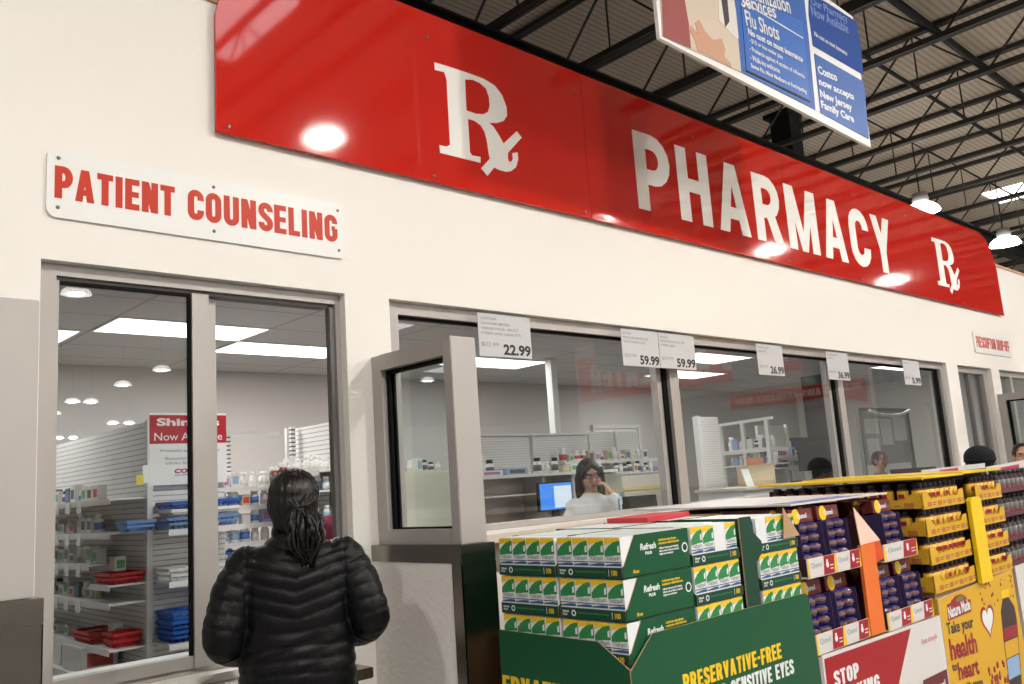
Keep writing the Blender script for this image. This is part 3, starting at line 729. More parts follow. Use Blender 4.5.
# G_B : bottle bay behind the open half
SBZ = [1.672, 1.535, 1.405, 1.275, 1.055, .80]
tB = gondola('open white bottle shelving seen left of the woman through the opening', 2.70, 3.43, 2.98, 3.02, .003, 2.10, None, [(2.72,3.40,2.80,3.05,z,'y') for z in SBZ], [(2.70,2.82),(3.40,2.82)], toprail=False)
MB().box(2.70, 3.43, 3.07, 3.09, 2.07, 2.10).build('top_rail', SHW, tB)
MB().box(2.70, 3.43, 3.05,3.07, .003, 1.0).build('kick_panel', SHW, tB)
MB().box(2.98, 3.01, 3.055, 3.085, 1.1, 2.07).build('upright', PERF, tB)
# G_C : slatwall side, right of the woman
tC = gondola('white slatwall shelving seen right of the woman through the opening', 3.45, 3.5, 2.1, 2.96, .003, 2.10, ('x', 3.45), [(3.20,3.449,2.1,2.79,z,'x') for z in (1.745,1.605,1.40)], [(3.44,2.96)])
# louver panels far behind (5.2)
tD = gondola('long louvered white shelving wall behind the pharmacist', 5.4, 7.03, 3.0, 3.1, .003, 2.03, ('y', 3.05), [], [(a,3.03) for a in (5.42,6.2)], SLAT2)
MB().box(5.4, 7.03, 3.02, 3.09, 2.03, 2.05).build('top_rail', SHW, tD)
tD2 = gondola('two white louvered panels behind the cream counter right of the pharmacist', 7.05, 7.9, 3.0, 3.1, .003, 2.06, ('y', 3.05), [(6.4,7.9,2.80,3.049,1.745,'y')], [(7.49,3.03),(7.05,3.03)], SLAT2)
# G_E slat tower and shelving behind the third pane
tE = gondola('tall louvered tower with white shelves behind the third pane', 7.30, 7.70, 1.83, 1.86, .003, 2.10, ('y', 1.83), [], [(7.32,1.815)], SLAT2)
tF = thing('gondola_shelving', 'white open shelving with two levels of medicines right of the louvered tower', 'shelving')
for (a, b_) in ((8.88,2.60),(8.73,2.20),(8.575,1.80)): MB().box(a-.02, a+.02, b_-.02, b_+.02, .003, 2.10).build('upright', SHW, tF)
def slant(z, th=.015, w_=.28, lip=.0):
    return MB().prism([(8.865,2.60,z),(8.56,1.80,z),(8.56+w_,1.72,z),(8.865+w_,2.52,z)], (0,0,-th))
slant(2.10, .03, .03).build('top_rail', SHW, tF)
slant(1.775, .045).build('shelf', SHW, tF); slant(1.60).build('shelf', SHW, tF); slant(1.35).build('shelf', SHW, tF)
tG = gondola('slatwall shelving with two shelves behind the third pane right half', 9.2, 9.8, 2.2, 2.3, .003, 2.05, ('y', 2.30), [(9.2,9.8,2.02,2.299,z,'y') for z in (1.668,1.545,1.36)], [(9.82,2.28)], SLAT2)
# back wall door frame and notice board in the fourth pane
dr = struct('door_2', MB().box(9.84,9.90,5.44,5.499,.003,2.3).box(10.9,10.96,5.44,5.499,.003,2.3).box(9.84,10.96,5.44,5.499,2.3,2.36), mat('door_frame_grey', (.55,.54,.53), .5))
MB().box(9.91, 10.89, 5.46, 5.495, .003, 2.295).build('door_slab', mat('door_slab', (.62,.60,.57), .5), dr)
nb = thing('notice_board', 'framed notice board with papers behind the last pane', 'notice board')
MB().box(11.0, 12.45, 1.9, 1.93, 1.50, 2.2).build('board', mat('board_grey', (.48,.46,.45), .6), nb)
MB().box(10.96,11.0,1.88,1.93,1.30,2.24).box(12.45,12.49,1.88,1.93,1.30,2.24).box(11.0,12.45,1.88,1.93,2.2,2.24).build('frame', mat('board_frame', (.25,.24,.24), .5), nb)
for (a, b_, c, d) in ((11.1,11.5,1.9,2.1),(11.55,11.9,1.75,2.1),(11.95,12.35,1.8,2.12),(11.12,11.45,1.55,1.84)): MB().box(a, b_, 1.893, 1.899, c, d).build('paper_sheet', WHITE, nb)
(MB().tube([(11.0,1.75,2.19),(11.25,1.73,2.13),(11.6,1.72,2.12),(11.9,1.73,2.14),(12.2,1.75,2.2)], .022, 8).build('curved_rail', WHITE, nb))
pst = MB().box(-.045,.045,-.045,.045,.003,2.948)
tag(pst.build('power_pole', SHW, loc=(7.15,3.62,0)), 'slim white pole rising to the ceiling behind the first pane', 'pole')
# counters and hutches
WOOD = mat('grey_wood_laminate', (.62,.52,.46), .5, noise=.25, nscale=3, stretch=(1,1,6)); CREAM = mat('cream_laminate', (.72,.69,.58), .45)
hu = thing('counter_hutch', 'wood grain hutch with divider shelf left of the blue monitor', 'cabinet')
MB().box(4.30, 5.6, 2.22, 2.24, 1.0, 1.61).build('back_panel', WOOD, hu)
MB().box(4.28, 6.2, 1.95, 2.25, 1.61, 1.635).build('top_panel', LAMWHITE, hu)
MB().box(4.30, 5.24, 1.97, 2.219, 1.462, 1.474).build('shelf', LAMWHITE, hu)
MB().box(5.245, 5.27, 1.97, 2.219, 1.0, 1.609).box(5.60, 5.62, 1.97, 2.219, 1.0, 1.609).build('side_panel', mat('panel_grey', (.45,.41,.38), .5), hu)
MB().box(4.28, 6.2, 1.93, 2.4, .003, .98).build('base_cabinet', LAMWHITE, hu)
MB().box(4.28, 6.2, 1.70, 2.4, .981, 1.01).build('worktop', GREY, hu)
fc = thing('service_counter', 'long white inner service counter just behind the pick-up glass', 'counter')
MB().box(3.05, 8.8, .30, .80, .003, 1.235).build('base_cabinet', LAMWHITE, fc); MB().box(3.0, 8.85, .18, .85, 1.236, 1.27).build('worktop', mat('dark_worktop', (.20,.19,.185), .4), fc)
cc = thing('storage_cabinet', 'cream cabinet with chrome handle seen through the partition glass', 'cabinet')
MB().box(3.42, 4.02, 1.62, 2.0, .003, 1.69).build('body', CREAM, cc); MB().box(3.44, 4.0, 1.605, 1.619, 1.30, 1.67).build('door', CREAM, cc)
cb2 = thing('storage_cabinet', 'cream counter cabinet behind and right of the pharmacist', 'cabinet')
MB().box(7.02, 7.95, 2.6, 2.98, .003, 1.585).build('body', CREAM, cb2); MB().box(7.0, 7.97, 2.58, 3.0, 1.586, 1.60).build('worktop', LAMWHITE, cb2)
MB().box(7.02, 7.95, 2.585, 2.599, 1.42, 1.45).build('edge_strip', mat('yellow_strip', (.75,.63,.32), .5), cb2)
ds = thing('desk', 'beige desk in front of the louvered tower', 'desk')
MB().box(7.1, 8.2, 1.2, 1.78, 1.36, 1.385).build('desk_top', BEIGE, ds); MB().box(7.12, 8.18, 1.25, 1.75, .003, 1.359).build('desk_body', LAMWHITE, ds)
ic = thing('counter_shelf', 'white counter below the opening with a red front strip', 'counter')
MB().box(.95, 2.2, .19, .60, .003, .905).build('body', LAMWHITE, ic); MB().box(.93, 2.2, .175, .62, .906, .93).build('worktop', WHITE, ic)
tag(MB().box(1.60, 1.98, .27, .40, .931, .998, bev=.006).build('paper_tray', mat('tray_red', (.62,.06,.07), .4)), 'flat red tray on the white counter left of the woman', 'tray')
# ---- small goods
PW1 = mat('bottle_white', (.78,.77,.75), .35); CAPW = mat('cap_white', (.85,.85,.84), .35); LBL = [mat('label_%d' % i, c, .45) for i, c in enumerate([(.10,.22,.55),(.55,.08,.06),(.30,.45,.60),(.65,.55,.30),(.12,.12,.13),(.72,.70,.66),(.12,.40,.18),(.45,.20,.35)])]
AMB = mat('amber_bottle', (.22,.07,.02), .2)
def pill_proto(body, cap, lab):
    b = MB().lathe([(.026,0),(.03,.004),(.03,.062),(.021,.072),(.021,.076)], n=10).mesh('bottle_body', body)
    c = MB().lathe([(.0235,.076),(.0235,.096),(.021,.099),(0,.099)], n=10).mesh('cap', cap)
    l = MB().lathe([(.0305,.014),(.0305,.054)], n=10).mesh('paper_label', lab)
    return b, c, l
PROT = [pill_proto(PW1, CAPW, LBL[i]) for i in (0,1,2,3,5,5)] + [pill_proto(AMB, CAPW, LBL[4]), pill_proto(PW1, BLACK, LBL[4]), pill_proto(LBL[2], CAPW, LBL[5]), pill_proto(AMB, BLACK, LBL[5])]
KN = ['blue-labelled white bottle','red-labelled white bottle','pale-blue-labelled white bottle','tan-labelled white bottle','plain white bottle','plain white bottle','white-capped amber bottle','black-capped white bottle','pale blue bottle','black-capped amber bottle']
def bottle(kind, x, y, z, s, label, grp):
    t = thing('medicine_bottle', label, 'bottle', (x,y,z+.0008), random.uniform(0,6), grp); t.scale = (s, s, s*random.uniform(.9,1.25))
    for me, nm in zip(PROT[kind], ('bottle_body','cap','paper_label')):
        o = bpy.data.objects.new(nm, me); COL.objects.link(o); o.parent = t
CART = [mat('carton_%d' % i, c, .6) for i, c in enumerate([(.72,.71,.69),(.66,.65,.64),(.75,.74,.72),(.30,.42,.62),(.60,.50,.36),(.55,.15,.12),(.16,.17,.2)])]
CN = ['white','light grey','plain white','blue','tan','red','dark']
def carton(x, y, z, w_, d_, h_, k, label, grp, rz=0):
    t = thing('medicine_carton', label, 'carton', (x,y,z+.0008), rz, grp)
    MB().box(-w_/2, w_/2, -d_/2, d_/2, 0, h_, bev=.002).build('box_body', CART[k], t)
    MB().box(-w_*.36, w_*.36, -d_/2-.0008, -d_/2-.0002, h_*.2, h_*.75).build('paper_label', LBL[(k*3+int(x*7)) % 8], t)
def row_x(x0, x1, y, z, n, where, grp, kinds=range(10), pc=.35, smin=.8, smax=1.25):
    for i in range(n):
        x = x0+(x1-x0)*(i+.5)/n; o = ord_[i] if i < 20 else ''
        if random.random() < pc:
            k = random.choice((0,1,2,3,4,0,2)); wd = (x1-x0)/n*.8
            carton(x, y, z, min(wd,.12), .07, random.uniform(.05,.11), k, '%s medicine carton, %s from left %s' % (CN[k], o, where), grp)
        else:
            k = random.choice(list(kinds)); bottle(k, x, y, z, random.uniform(smin, smax), '%s, %s from left %s' % (KN[k], o, where), grp)
def row_y(x, y0, y1, z, n, where, grp, kinds=range(10), pc=.35):
    for i in range(n):
        y = y0+(y1-y0)*(i+.5)/n; o = ord_[i]
        if random.random() < pc:
            k = random.choice((0,1,2,0,2,6)); carton(x, y, z, .10, .06, random.uniform(.06,.12), k, '%s carton, %s from far end %s' % (CN[k], o, where), grp, -pi/2)
        else:
            k = random.choice(list(kinds)); bottle(k, x, y, z, random.uniform(.8,1.2), '%s, %s from far end %s' % (KN[k], o, where), grp)
for z, nm in zip(SBZ[:5], ('on the top shelf','on the second shelf','on the third shelf','on the fourth shelf','on the lowest shelf')):
    row_x(2.74, 3.38, 2.87, z, 8, nm+' left of the woman', 'medicines on the shelving left of the woman', kinds=(1,3,4,5,7,9,4) if z > 1.6 else (0,2,4,5,4,7), pc=.25)
for z, nm in zip((1.745,1.605,1.40), ('top','middle','low')):
    row_y(3.30, 2.75, 2.12, z, 5, 'on the %s shelf right of the woman' % nm, 'medicines on the shelving right of the woman', kinds=(4,5,4) if z > 1.7 else (2,8), pc=.2)
for i in range(3): bottle(6, 3.10+.07*i, 2.55, 1.672, 1.25, 'large white-capped amber bottle above the woman, %s from left' % ord_[i], 'amber bottles above the woman')
MB().box(3.02,3.32,2.42,2.66,1.655,1.671).build('shelf', SHW, tC)
for z, nm in zip(SA[:4], ('top','second','third','fourth')):
    row_y(2.02, 4.4, 2.86, z, 13, 'on the %s left shelf behind counseling glass' % nm, 'medicines on the corner shelving', kinds=(0,4,5,3,7,2), pc=.55)
row_y(2.03, 4.4, 3.4, .73, 4, 'on the lowest left shelf', 'medicines on the corner shelving', kinds=(4,), pc=1)
for i, (z, y) in enumerate([(SA[j], 4.3-k*.24) for j in (0,1,2,3) for k in range(6)]):
    tag(MB().box(0,.002,-.045,.045,-.075,-.002).build('shelf_tag', WHITE, loc=(1.914, y-.1, z-.001)), 'white shelf tag, %s from the far end under the %s left shelf' % (ord_[i % 6], ('top','second','third','fourth')[i//6]), 'tag', 'white tags hanging from the left shelves')
# baskets
def basket(col, label, x, y, z, w_=.30, d_=.22, h_=.10, rz=0):
    b = MB(); e = .018
    b.box(-w_/2+e, w_/2-e, -d_/2+e, d_/2-e, 0, .004)
    def side(p, q_, n):
        for k in range(n+1):
            f = k/n; a = Vector(p).lerp(Vector(q_), f); c = a.copy(); c.x *= (w_/2-e)/(w_/2); c.y *= (d_/2-e)/(d_/2)
            b.bar((c.x, c.y, .003), (a.x, a.y, h_-.012), .006, .006)
    cs = [(-w_/2,-d_/2,0),(w_/2,-d_/2,0),(w_/2,d_/2,0),(-w_/2,d_/2,0)]
    for i in range(4):
        side(cs[i], cs[(i+1) % 4], 12 if i % 2 == 0 else 8)
        p, q_ = Vector(cs[i]), Vector(cs[(i+1) % 4])
        b.bar(p+Z*(h_-.008), q_+Z*(h_-.008), .012, .018)
        b.bar(p*.96+Z*(h_*.45), q_*.96+Z*(h_*.45), .004, h_*.22)
    t = b.build('storage_basket', mat('basket_'+col, dict(blue=(.02,.10,.42), red=(.50,.03,.03), white=(.75,.75,.75), paleblue=(.12,.25,.50))[col], .35), loc=(x,y,z+.001), rot=(0,0,rz))
    return tag(t, label, 'basket', 'plastic baskets on the pharmacy shelves')
basket('blue', 'blue basket on top of the stack under the shingles sign', 2.42, 2.27, 1.545, .46, .24, .045)
basket('white', 'white basket in the middle of the stack under the shingles sign', 2.42, 2.27, 1.495, .44, .22, .045)
basket('paleblue', 'pale blue flat basket at the bottom of stack under shingles sign', 2.40, 2.27, 1.421, .46, .24, .07)
basket('paleblue', 'small pale blue basket at the left end of the front shelf', 2.03, 2.30, 1.426, .17, .18, .065)
basket('white', 'white basket on the middle front shelf behind the glass', 2.41, 2.26, 1.111, .47, .24, .075)
basket('red', 'red basket on the short left shelf beside the white basket', 2.03, 2.58, 1.112, .20, .30, .065)
basket('red', 'long red basket on the lowest left shelf, farthest of the red ones', 2.03, 2.98, .731, .20, .34, .07)
basket('red', 'small red basket left of the large blue basket stack', 2.04, 2.55, .731, .17, .17, .085)
basket('blue', 'large blue basket, topmost on the low front shelf', 2.42, 2.26, .860, .46, .24, .07)
basket('blue', 'large blue basket, middle of the low front shelf stack', 2.42, 2.26, .803, .46, .24, .07)
basket('blue', 'large blue basket at the bottom of the low front shelf stack', 2.42, 2.26, .746, .46, .24, .07)
basket('blue', 'blue basket left of the woman behind the sliding leaf', 2.92, 2.86, 1.056, .28, .24, .16)
for i, (x, y, z, w_, d_, h_, k, lab) in enumerate(((2.05,2.66,1.18,.07,.10,.09,0,'white carton standing behind the red basket'), (2.16,2.3,1.122,.0,.0,.0,0,''), (2.0,3.02,.562,.22,.40,.15,1,'large white storage carton under the lowest left shelf'), (2.0,3.45,.562,.18,.26,.13,2,'white carton left of the large storage carton'), (2.06,2.72,.735,.06,.10,.12,0,'tall white carton beside the lower red basket'), (1.92,3.0,.004,.36,.5,.45,1,'pale storage tote on the floor below the shelves'), (1.9,2.40,.004,.2,.2,.60,2,'white carton tilted on the floor below the shelves'))):
    if w_: carton(x, y, z, w_, d_, h_, k, lab, 'storage cartons', 0)
# shingles sign
ss = thing('hanging_sign', 'red and white shingles vaccine sign behind the counseling glass', 'sign')
sx0, sx1, sy = 2.145, 2.66, 2.385
MB().box(sx0, sx1, sy-.004, sy, 1.70, 2.165).build('board', WHITE, ss)
MB().box(sx0, sx1, sy-.0055, sy-.0041, 1.965, 2.150).build('red_band', mat('print_red', (.45,.02,.03), .4), ss)
text('lettering', 'Shingles', (0,sy-.006,0), X, Z, sx0+.045, sx1-.05, 2.065, 2.130, PANELWHITE, ss, bold=.035)
text('lettering', 'Now Available', (0,sy-.006,0), X, Z, sx0+.030, sx1-.03, 1.985, 2.035, PANELWHITE, ss, bold=.0)
text('lettering', 'Protects against shingles', (0,sy-.0045,0), X, Z, sx0+.07, sx1-.05, 1.905, 1.928, INKG, ss)
text('lettering', 'Recommended for\nadults 50 and over', (0,sy-.0045,0), X, Z, sx0+.10, sx1-.10, 1.83, 1.88, INKG, ss, align='CENTER')
text('lettering', 'COSTCO', (0,sy-.0045,0), X, Z, sx0+.16, sx1-.12, 1.772, 1.802, mat('print_red2', (.42,.02,.06), .4), ss, bold=.05, shear=.2)
MB().box(sx0+.16, sx1-.15, sy-.0048, sy-.0042, 1.758, 1.763).build('rule_line', LBL[0], ss)
tag(MB().box(2.095, 2.135, 2.36, 2.362, 1.72, 1.83, 0).box(2.055, 2.10, 2.358, 2.3595, 1.71, 1.77, 1).build('notice_card', [WHITE, mat('card_yellow', (.75,.60,.08), .5)]), 'white and yellow notice card beside the shingles sign', 'card')
# goods on the hutch, cabinets, shelves
for i in range(3): carton(4.45+.28*i, 2.1, 1.635, .24, .16, .03+.012*i, (0,2,3)[i], '%s flat package, %s from the left on the hutch top' % (CN[(0,2,3)[i]], ord_[i]), 'packages on the hutch')
row_x(4.40, 4.9, 2.18, 1.635, 5, 'at the back of the hutch top', 'bottles on the hutch', kinds=(4,7,4), pc=.1, smin=1.0, smax=1.4)
row_x(5.25, 6.1, 2.08, 1.635, 8, 'on the hutch top left of the pharmacist', 'bottles on the hutch', kinds=(0,7,4), pc=.5)
row_x(3.5, 4.0, 1.75, 1.69, 8, 'on the cream cabinet behind the partition', 'bottles on the cream cabinet', kinds=(4,7), pc=.3, smin=.6, smax=.9)
row_x(6.45, 7.85, 2.92, 1.745, 14, 'on the shelf before the louvered panels', 'goods before the louvered panels', kinds=(4,7,5,1), pc=.5)
row_x(7.05, 7.9, 2.72, 1.60, 12, 'on the cream counter cabinet', 'goods on the cream counter cabinet', kinds=(4,7,7,5), pc=.35)
row_x(9.22, 9.78, 2.12, 1.668, 7, 'on upper slatwall shelf in third pane', 'goods on the slatwall shelving', kinds=(1,4,1), pc=.5)
row_x(9.22, 9.78, 2.12, 1.545, 7, 'on lower slatwall shelf in third pane', 'goods on the slatwall shelving', kinds=(6,7,2), pc=.4)
for lvl, z, n in (('upper', 1.775, 9), ('lower', 1.60, 10)):
    for i in range(n):
        f = (i+.5)/n; x = 8.90-.305*f+.07; y = 2.55-.78*f; 
        if i % 3 == 1: carton(x, y, z, .09, .07, random.uniform(.08,.16), (0,3,2,6)[i % 4], 'medicine carton, %s from the far end on the %s open shelf' % (ord_[i], lvl), 'goods on the open shelving')
        else: bottle(random.choice((4,0,4,7,2)), x, y, z, random.uniform(.9,1.4), 'medicine bottle, %s from the far end on the %s open shelf' % (ord_[i], lvl), 'goods on the open shelving')
# desks things
def monitor(label, x, y, z, w_, h_, scr, rz=0, stand=True, txt=None):
    t = thing('computer_monitor', label, 'monitor', (x,y,z+.001), rz)
    MB().box(-w_/2, w_/2, -.02, .02, .10, .10+h_, bev=.006).build('bezel', BLACK, t)
    MB().box(-w_/2+.012, w_/2-.012, -.0215, -.0202, .112, .088+h_).build('screen', scr, t)
    MB().box(-.03, .03, -.01, .02, .012, .13).build('neck', BLACK, t); MB().box(-.10, .10, -.08, .08, 0, .012, bev=.004).build('foot', BLACK, t)
    return t
BLUESCR = mat('screen_blue', (.05,.2,.6), .3, emit=(.06,.28,.95), estr=.9); DSCR = mat('screen_dark', (.02,.02,.022), .12)
m_ = monitor('monitor with bright blue screen left of the pharmacist', 5.235, 1.83, 1.2205, .34, .235, BLUESCR, radians(-12))
MB().box(-.14,.14,-.10,.10,-.2095,-.0005).build('riser', BLACK, m_)
MB().box(-.02, .15, -.0228, -.0216, .125, .30).build('white_window', mat('screen_white', (.7,.8,.9), .3, emit=(.7,.85,1), estr=.7), m_)
monitor('large dark monitor behind the third pane near the second mullion', 9.45, 1.7, 1.386, .52, .33, DSCR, radians(-30))
monitor('dark maroon monitor behind the last pane', 10.75, 1.2, 1.003, .62, .33, mat('screen_maroon', (.08,.02,.025), .2), radians(-30))
ds2 = thing('desk', 'grey desk carrying the large dark monitor by the second mullion', 'desk')
MB().box(9.0, 10.1, 1.4, 2.0, 1.27, 1.30).build('desk_top', GREY, ds2); MB().box(9.02, 10.08, 1.42, 1.98, .003, 1.269).build('desk_body', LAMWHITE, ds2)
ds3 = thing('desk', 'narrow grey desk carrying the maroon monitor behind the last pane', 'desk')
MB().box(10.3, 11.3, .95, 1.40, 1.27, 1.30).build('desk_top', GREY, ds3); MB().box(10.32, 11.28, .97, 1.38, .003, 1.269).build('desk_body', LAMWHITE, ds3)
MB().box(9.2, 9.8, 1.5, 1.95, 1.003, 1.385).build('riser', BLACK, ds2)
tag(MB().box(9.55, 10.4, 2.32, 2.34, 1.62, 1.90, 0).box(9.60, 9.95, 2.31, 2.319, 1.66, 1.86, 1).box(10.02, 10.35, 2.31, 2.319, 1.66, 1.86, 2).build('pin_board', [DARK, WHITE, mat('print_navy', (.05,.05,.22), .5)]), 'dark framed pin board above the large dark monitor', 'board')
cx_ = P(754,486,1,1.9)
tag(MB().box(-.15,.15,-.11,.11,0,.20,bev=.006).box(-.14,.14,-.10,.10,.2,.203).build('cardboard_box', mat('cardboard_tan', (.52,.42,.27), .7), loc=(7.85,1.55,1.386), rot=(0,0,radians(-25))), 'tan cardboard box on the desk behind the third pane', 'box')
tag(MB().box(-.07,.07,-.05,.05,0,.07,bev=.004).build('cardboard_box', mat('box_orange', (.55,.22,.12), .6), loc=(7.87,1.56,1.5905), rot=(0,0,radians(-20))), 'small orange box on top of the tan cardboard box', 'box')
tag(MB().prism([(-.06,0,0),(.06,0,0),(.075,.06,.17),(-.045,.06,.17)], (0,.01,0)).build('paper_sheet', WHITE, loc=(7.5,1.4,1.386)), 'white sheet leaning on the desk left of the tan box', 'paper')
dev = thing('card_terminal', 'dark angled payment screen in front of the pharmacist', 'terminal', (4.62,.45,1.271), radians(-25))
MB().prism([(-.13,-.01,.05),(.13,-.01,.05),(.15,.05,.155),(-.11,.05,.155)], (0,.012,.0)).build('screen', mat('terminal_dark', (.06,.055,.05), .3), dev)
MB().prism([(-.135,-.012,.04),(-.125,-.012,.04),(-.10,.05,.160),(-.112,.05,.160)], (0,.02,0)).build('edge', WHITE, dev); MB().box(-.05,.05,0,.09,0,.06).build('foot', WHITE, dev)
for i, (x, y, w_, d_, h_, m, lab) in enumerate(((3.2,.55,.5,.28,.035,DARK,'flat dark keyboard tray behind the left of the first pane'),(3.72,.5,.22,.16,.05,DARK,'dark scanner on the inner counter beside the keyboard tray'),(4.02,.42,.16,.10,.03,WHITE,'small white device on the inner counter below the blue monitor'))):
    tag(MB().box(-w_/2,w_/2,-d_/2,d_/2,0,h_,bev=.008).build('counter_device', m, loc=(x,y,1.271), rot=(0,0,-.1*i)), lab, 'device')
tag(MB().lathe([(.030,0),(.034,.01),(.034,.13),(.014,.16),(.014,.18)], n=14).build('spray_bottle', mat('blue_clear', (.12,.30,.42), .2), loc=(4.82,.76,1.271)), 'pale blue spray bottle right of the pharmacist', 'bottle')
# ================================================================== GOODS DISPLAYS IN FRONT OF THE WINDOWS
GRN = mat('display_green', (.007,.078,.032), .4); GRND = mat('display_green_edge', (.008,.05,.028), .5); KRAFT = mat('kraft_cardboard', (.42,.27,.15), .7)
YELP = mat('print_yellow', (.80,.52,.02), .45); GRL = mat('print_green_light', (.03,.22,.07), .45); WHP = mat('print_white', (.74,.76,.78), .4); NAVY = mat('print_dark_blue', (.03,.10,.28), .45); GRYP = mat('print_grey', (.35,.38,.40), .5)
PLT = mat('pallet_wood', (.35,.25,.15), .8)
def pallet(t, x0, x1, y0, y1):
    b = MB()
    for x in (x0, (x0+x1)/2-.04, x1-.08): b.box(x, x+.08, y0, y1, 0, .09)
    for k in range(6): a = y0+(y1-y0-.1)*k/5; b.box(x0, x1, a, a+.10, .09, .11)
    b.build('pallet', PLT, t)
# ---- green eye drop display
bn1 = thing('display_bin', 'green cardboard display of eye drops with cut-out front, left of the red one', 'display')
MB().prism([(2.220,-.785,.02),(2.220,-1.402,.02),(2.220,-1.402,.945),(2.220,-1.272,1.025),(2.220,-.785,1.03)], (.006,0,0), 0, 1).build('end_panel', [GRN, KRAFT], bn1)
MB().prism([(2.227,-1.408,.02),(3.385,-1.408,.02),(3.376,.0-1.408,.68),(3.352,-1.408,1.02),(3.338,-1.408,1.038),(3.32,-1.408,1.043),(2.34,-1.408,1.043),(2.214,-1.408,.945)], (0,.006,0), 0, 1).build('front_panel', [GRN, KRAFT], bn1)
MB().prism([(2.916,-1.403,.90),(3.007,-1.403,.90),(3.007,-1.403,1.20),(3.045,-1.403,1.225),(3.062,-1.403,1.25),(3.055,-1.403,1.275),(3.007,-1.403,1.310),(3.007,-1.403,1.345),(2.995,-1.403,1.372),(2.916,-1.403,1.372)], (0,.005,0), 0, 1).build('divider', [GRND, KRAFT], bn1)
MB().box(2.24, 3.34, -1.39, -.79, .112, .952).box(2.63, 3.33, -1.015, -.48, .9525, 1.2235).box(2.46, 3.34, -.789, -.48, .112, .952).build('inner_carton', KRAFT, bn1)
pallet(bn1, 2.24, 3.36, -1.39, -.79)
caps('lettering', 'PRESERVATIVE-FREE', (0,-1.4085,0), X, Z, 2.474, 3.10, .832, .888, YELP, bn1, t=.20)
caps('lettering', 'FOR SENSITIVE EYES', (0,-1.4085,0), X, Z, 2.62, 3.175, .762, .816, WHP, bn1, t=.20)
caps('lettering', 'ERVATIVE-FREE', (2.2195,0,0), -Y, Z, .790, 1.385, .805, .872, YELP, bn1, t=.20)
caps('lettering', 'SENSITIVE EYES', (2.2195,0,0), -Y, Z, .82, 1.36, .71, .772, WHP, bn1, t=.20)
# box prototype, front towards -Y
def bprism(b, pts, y, th, mi): b.prism([(p[0], y, p[1]) for p in pts], (0, th, 0), mi)
bxm = MB(); bw, bh = .070, .128
bxm.box(-bw/2, bw/2, 0, .10, 0, bh, 0)
bprism(bxm, [(-bw/2+.001,.104),(bw/2-.001,.118),(bw/2-.001,bh-.001),(-bw/2+.001,bh-.001)], -.0005, .0004, 1)
bprism(bxm, [(-bw/2+.001,.066),(-bw/2+.001,.084),(-.018,.100),(.002,.112),(.022,.117),(bw/2-.001,.118),(bw/2-.001,.072),(0,.070),(-.02,.067)], -.0007, .0004, 2)
bprism(bxm, [(.022,.080),(.031,.081),(.031,.104),(.022,.098)], -.0009, .0003, 0)
bprism(bxm, [(-bw/2+.001,.047),(bw/2-.001,.047),(bw/2-.001,.050),(-bw/2+.001,.050)], -.0007, .0004, 3)
bprism(bxm, [(-bw/2+.001,.036),(bw/2-.001,.036),(bw/2-.001,.044),(.01,.0455),(-bw/2+.001,.040)], -.0007, .0004, 4)
bxm.box(-bw/2+.002, bw/2-.002, .012, .016, bh, bh+.0006, 2)
BXME = bxm.mesh('box_body', [WHP, YELP, GRL, BLACK, NAVY])
def label_mesh(s, x0, x1, z0, z1, y, m, bold=.03, shear=0):
    o = text('lettering', s, (0,y,0), X, Z, x0, x1, z0, z1, m, None, bold=bold, depth=.0002, shear=shear); me = o.data; bpy.data.objects.remove(o); return me
RFME = label_mesh('Refresh', -.028, .028, .055, .070, -.0007, GRYP, .03, .15)
PLME = label_mesh('PLUS', -.012, .012, .053, .059, -.0007, GRYP)
# tray prototype
tw, td, th_ = .294, .37, .135
tm = MB(); tm.box(-tw/2, tw/2, 0, td, 0, .004); tm.box(-tw/2, tw/2, 0, .003, .004, .036)
for sx, e in ((-tw/2, .003), (tw/2-.003, .003)): tm.prism([(sx,.0,0),(sx,0,.036),(sx,.012,.042),(sx,.075,th_),(sx,td,th_),(sx,td,0)], (e,0,0), 0, 1)
tm.box(-tw/2+.003, tw/2-.003, td-.003, td, .004, th_)
TRME = tm.mesh('tray', [GRND, KRAFT])
sdms = []
for sx, s in ((-tw/2-.0005, 1), (tw/2+.0001, 1)):
    sdm = MB()
    sdm.prism([(sx,.004,.004),(sx,.004,.036),(sx,.014,.042),(sx,.078,th_-.002),(sx,td-.003,th_-.002),(sx,td-.003,.004)], (.0004,0,0), 0)
    sdms.append(sdm.mesh('side_print', [GRN]))
flp = MB(); flp.box(-tw/2+.004, tw/2-.004, .105, td-.004, th_-.004, th_-.001, 0)
for k in range(4): flp.box(-tw/2+.02, tw/2-.02, .13+k*.055, .137+k*.055, th_-.001, th_-.0005, 1)
FLME = flp.mesh('top_flap', [WHP, mat('flap_green_tint', (.45,.62,.50), .5)])
def tri_txt(name, s, side, y0, y1, z0, z1, m, bold=.03, shear=0.0):
    if side > 0: o = text(name, s, (tw/2+.0006,0,0), Y, Z, y0, y1, z0, z1, m, None, bold=bold, depth=.0002, shear=shear)
    else: o = text(name, s, (-tw/2-.0006,0,0), -Y, Z, -y1, -y0, z0, z1, m, None, bold=bold, depth=.0002, shear=shear)
    me = o.data; bpy.data.objects.remove(o); return me
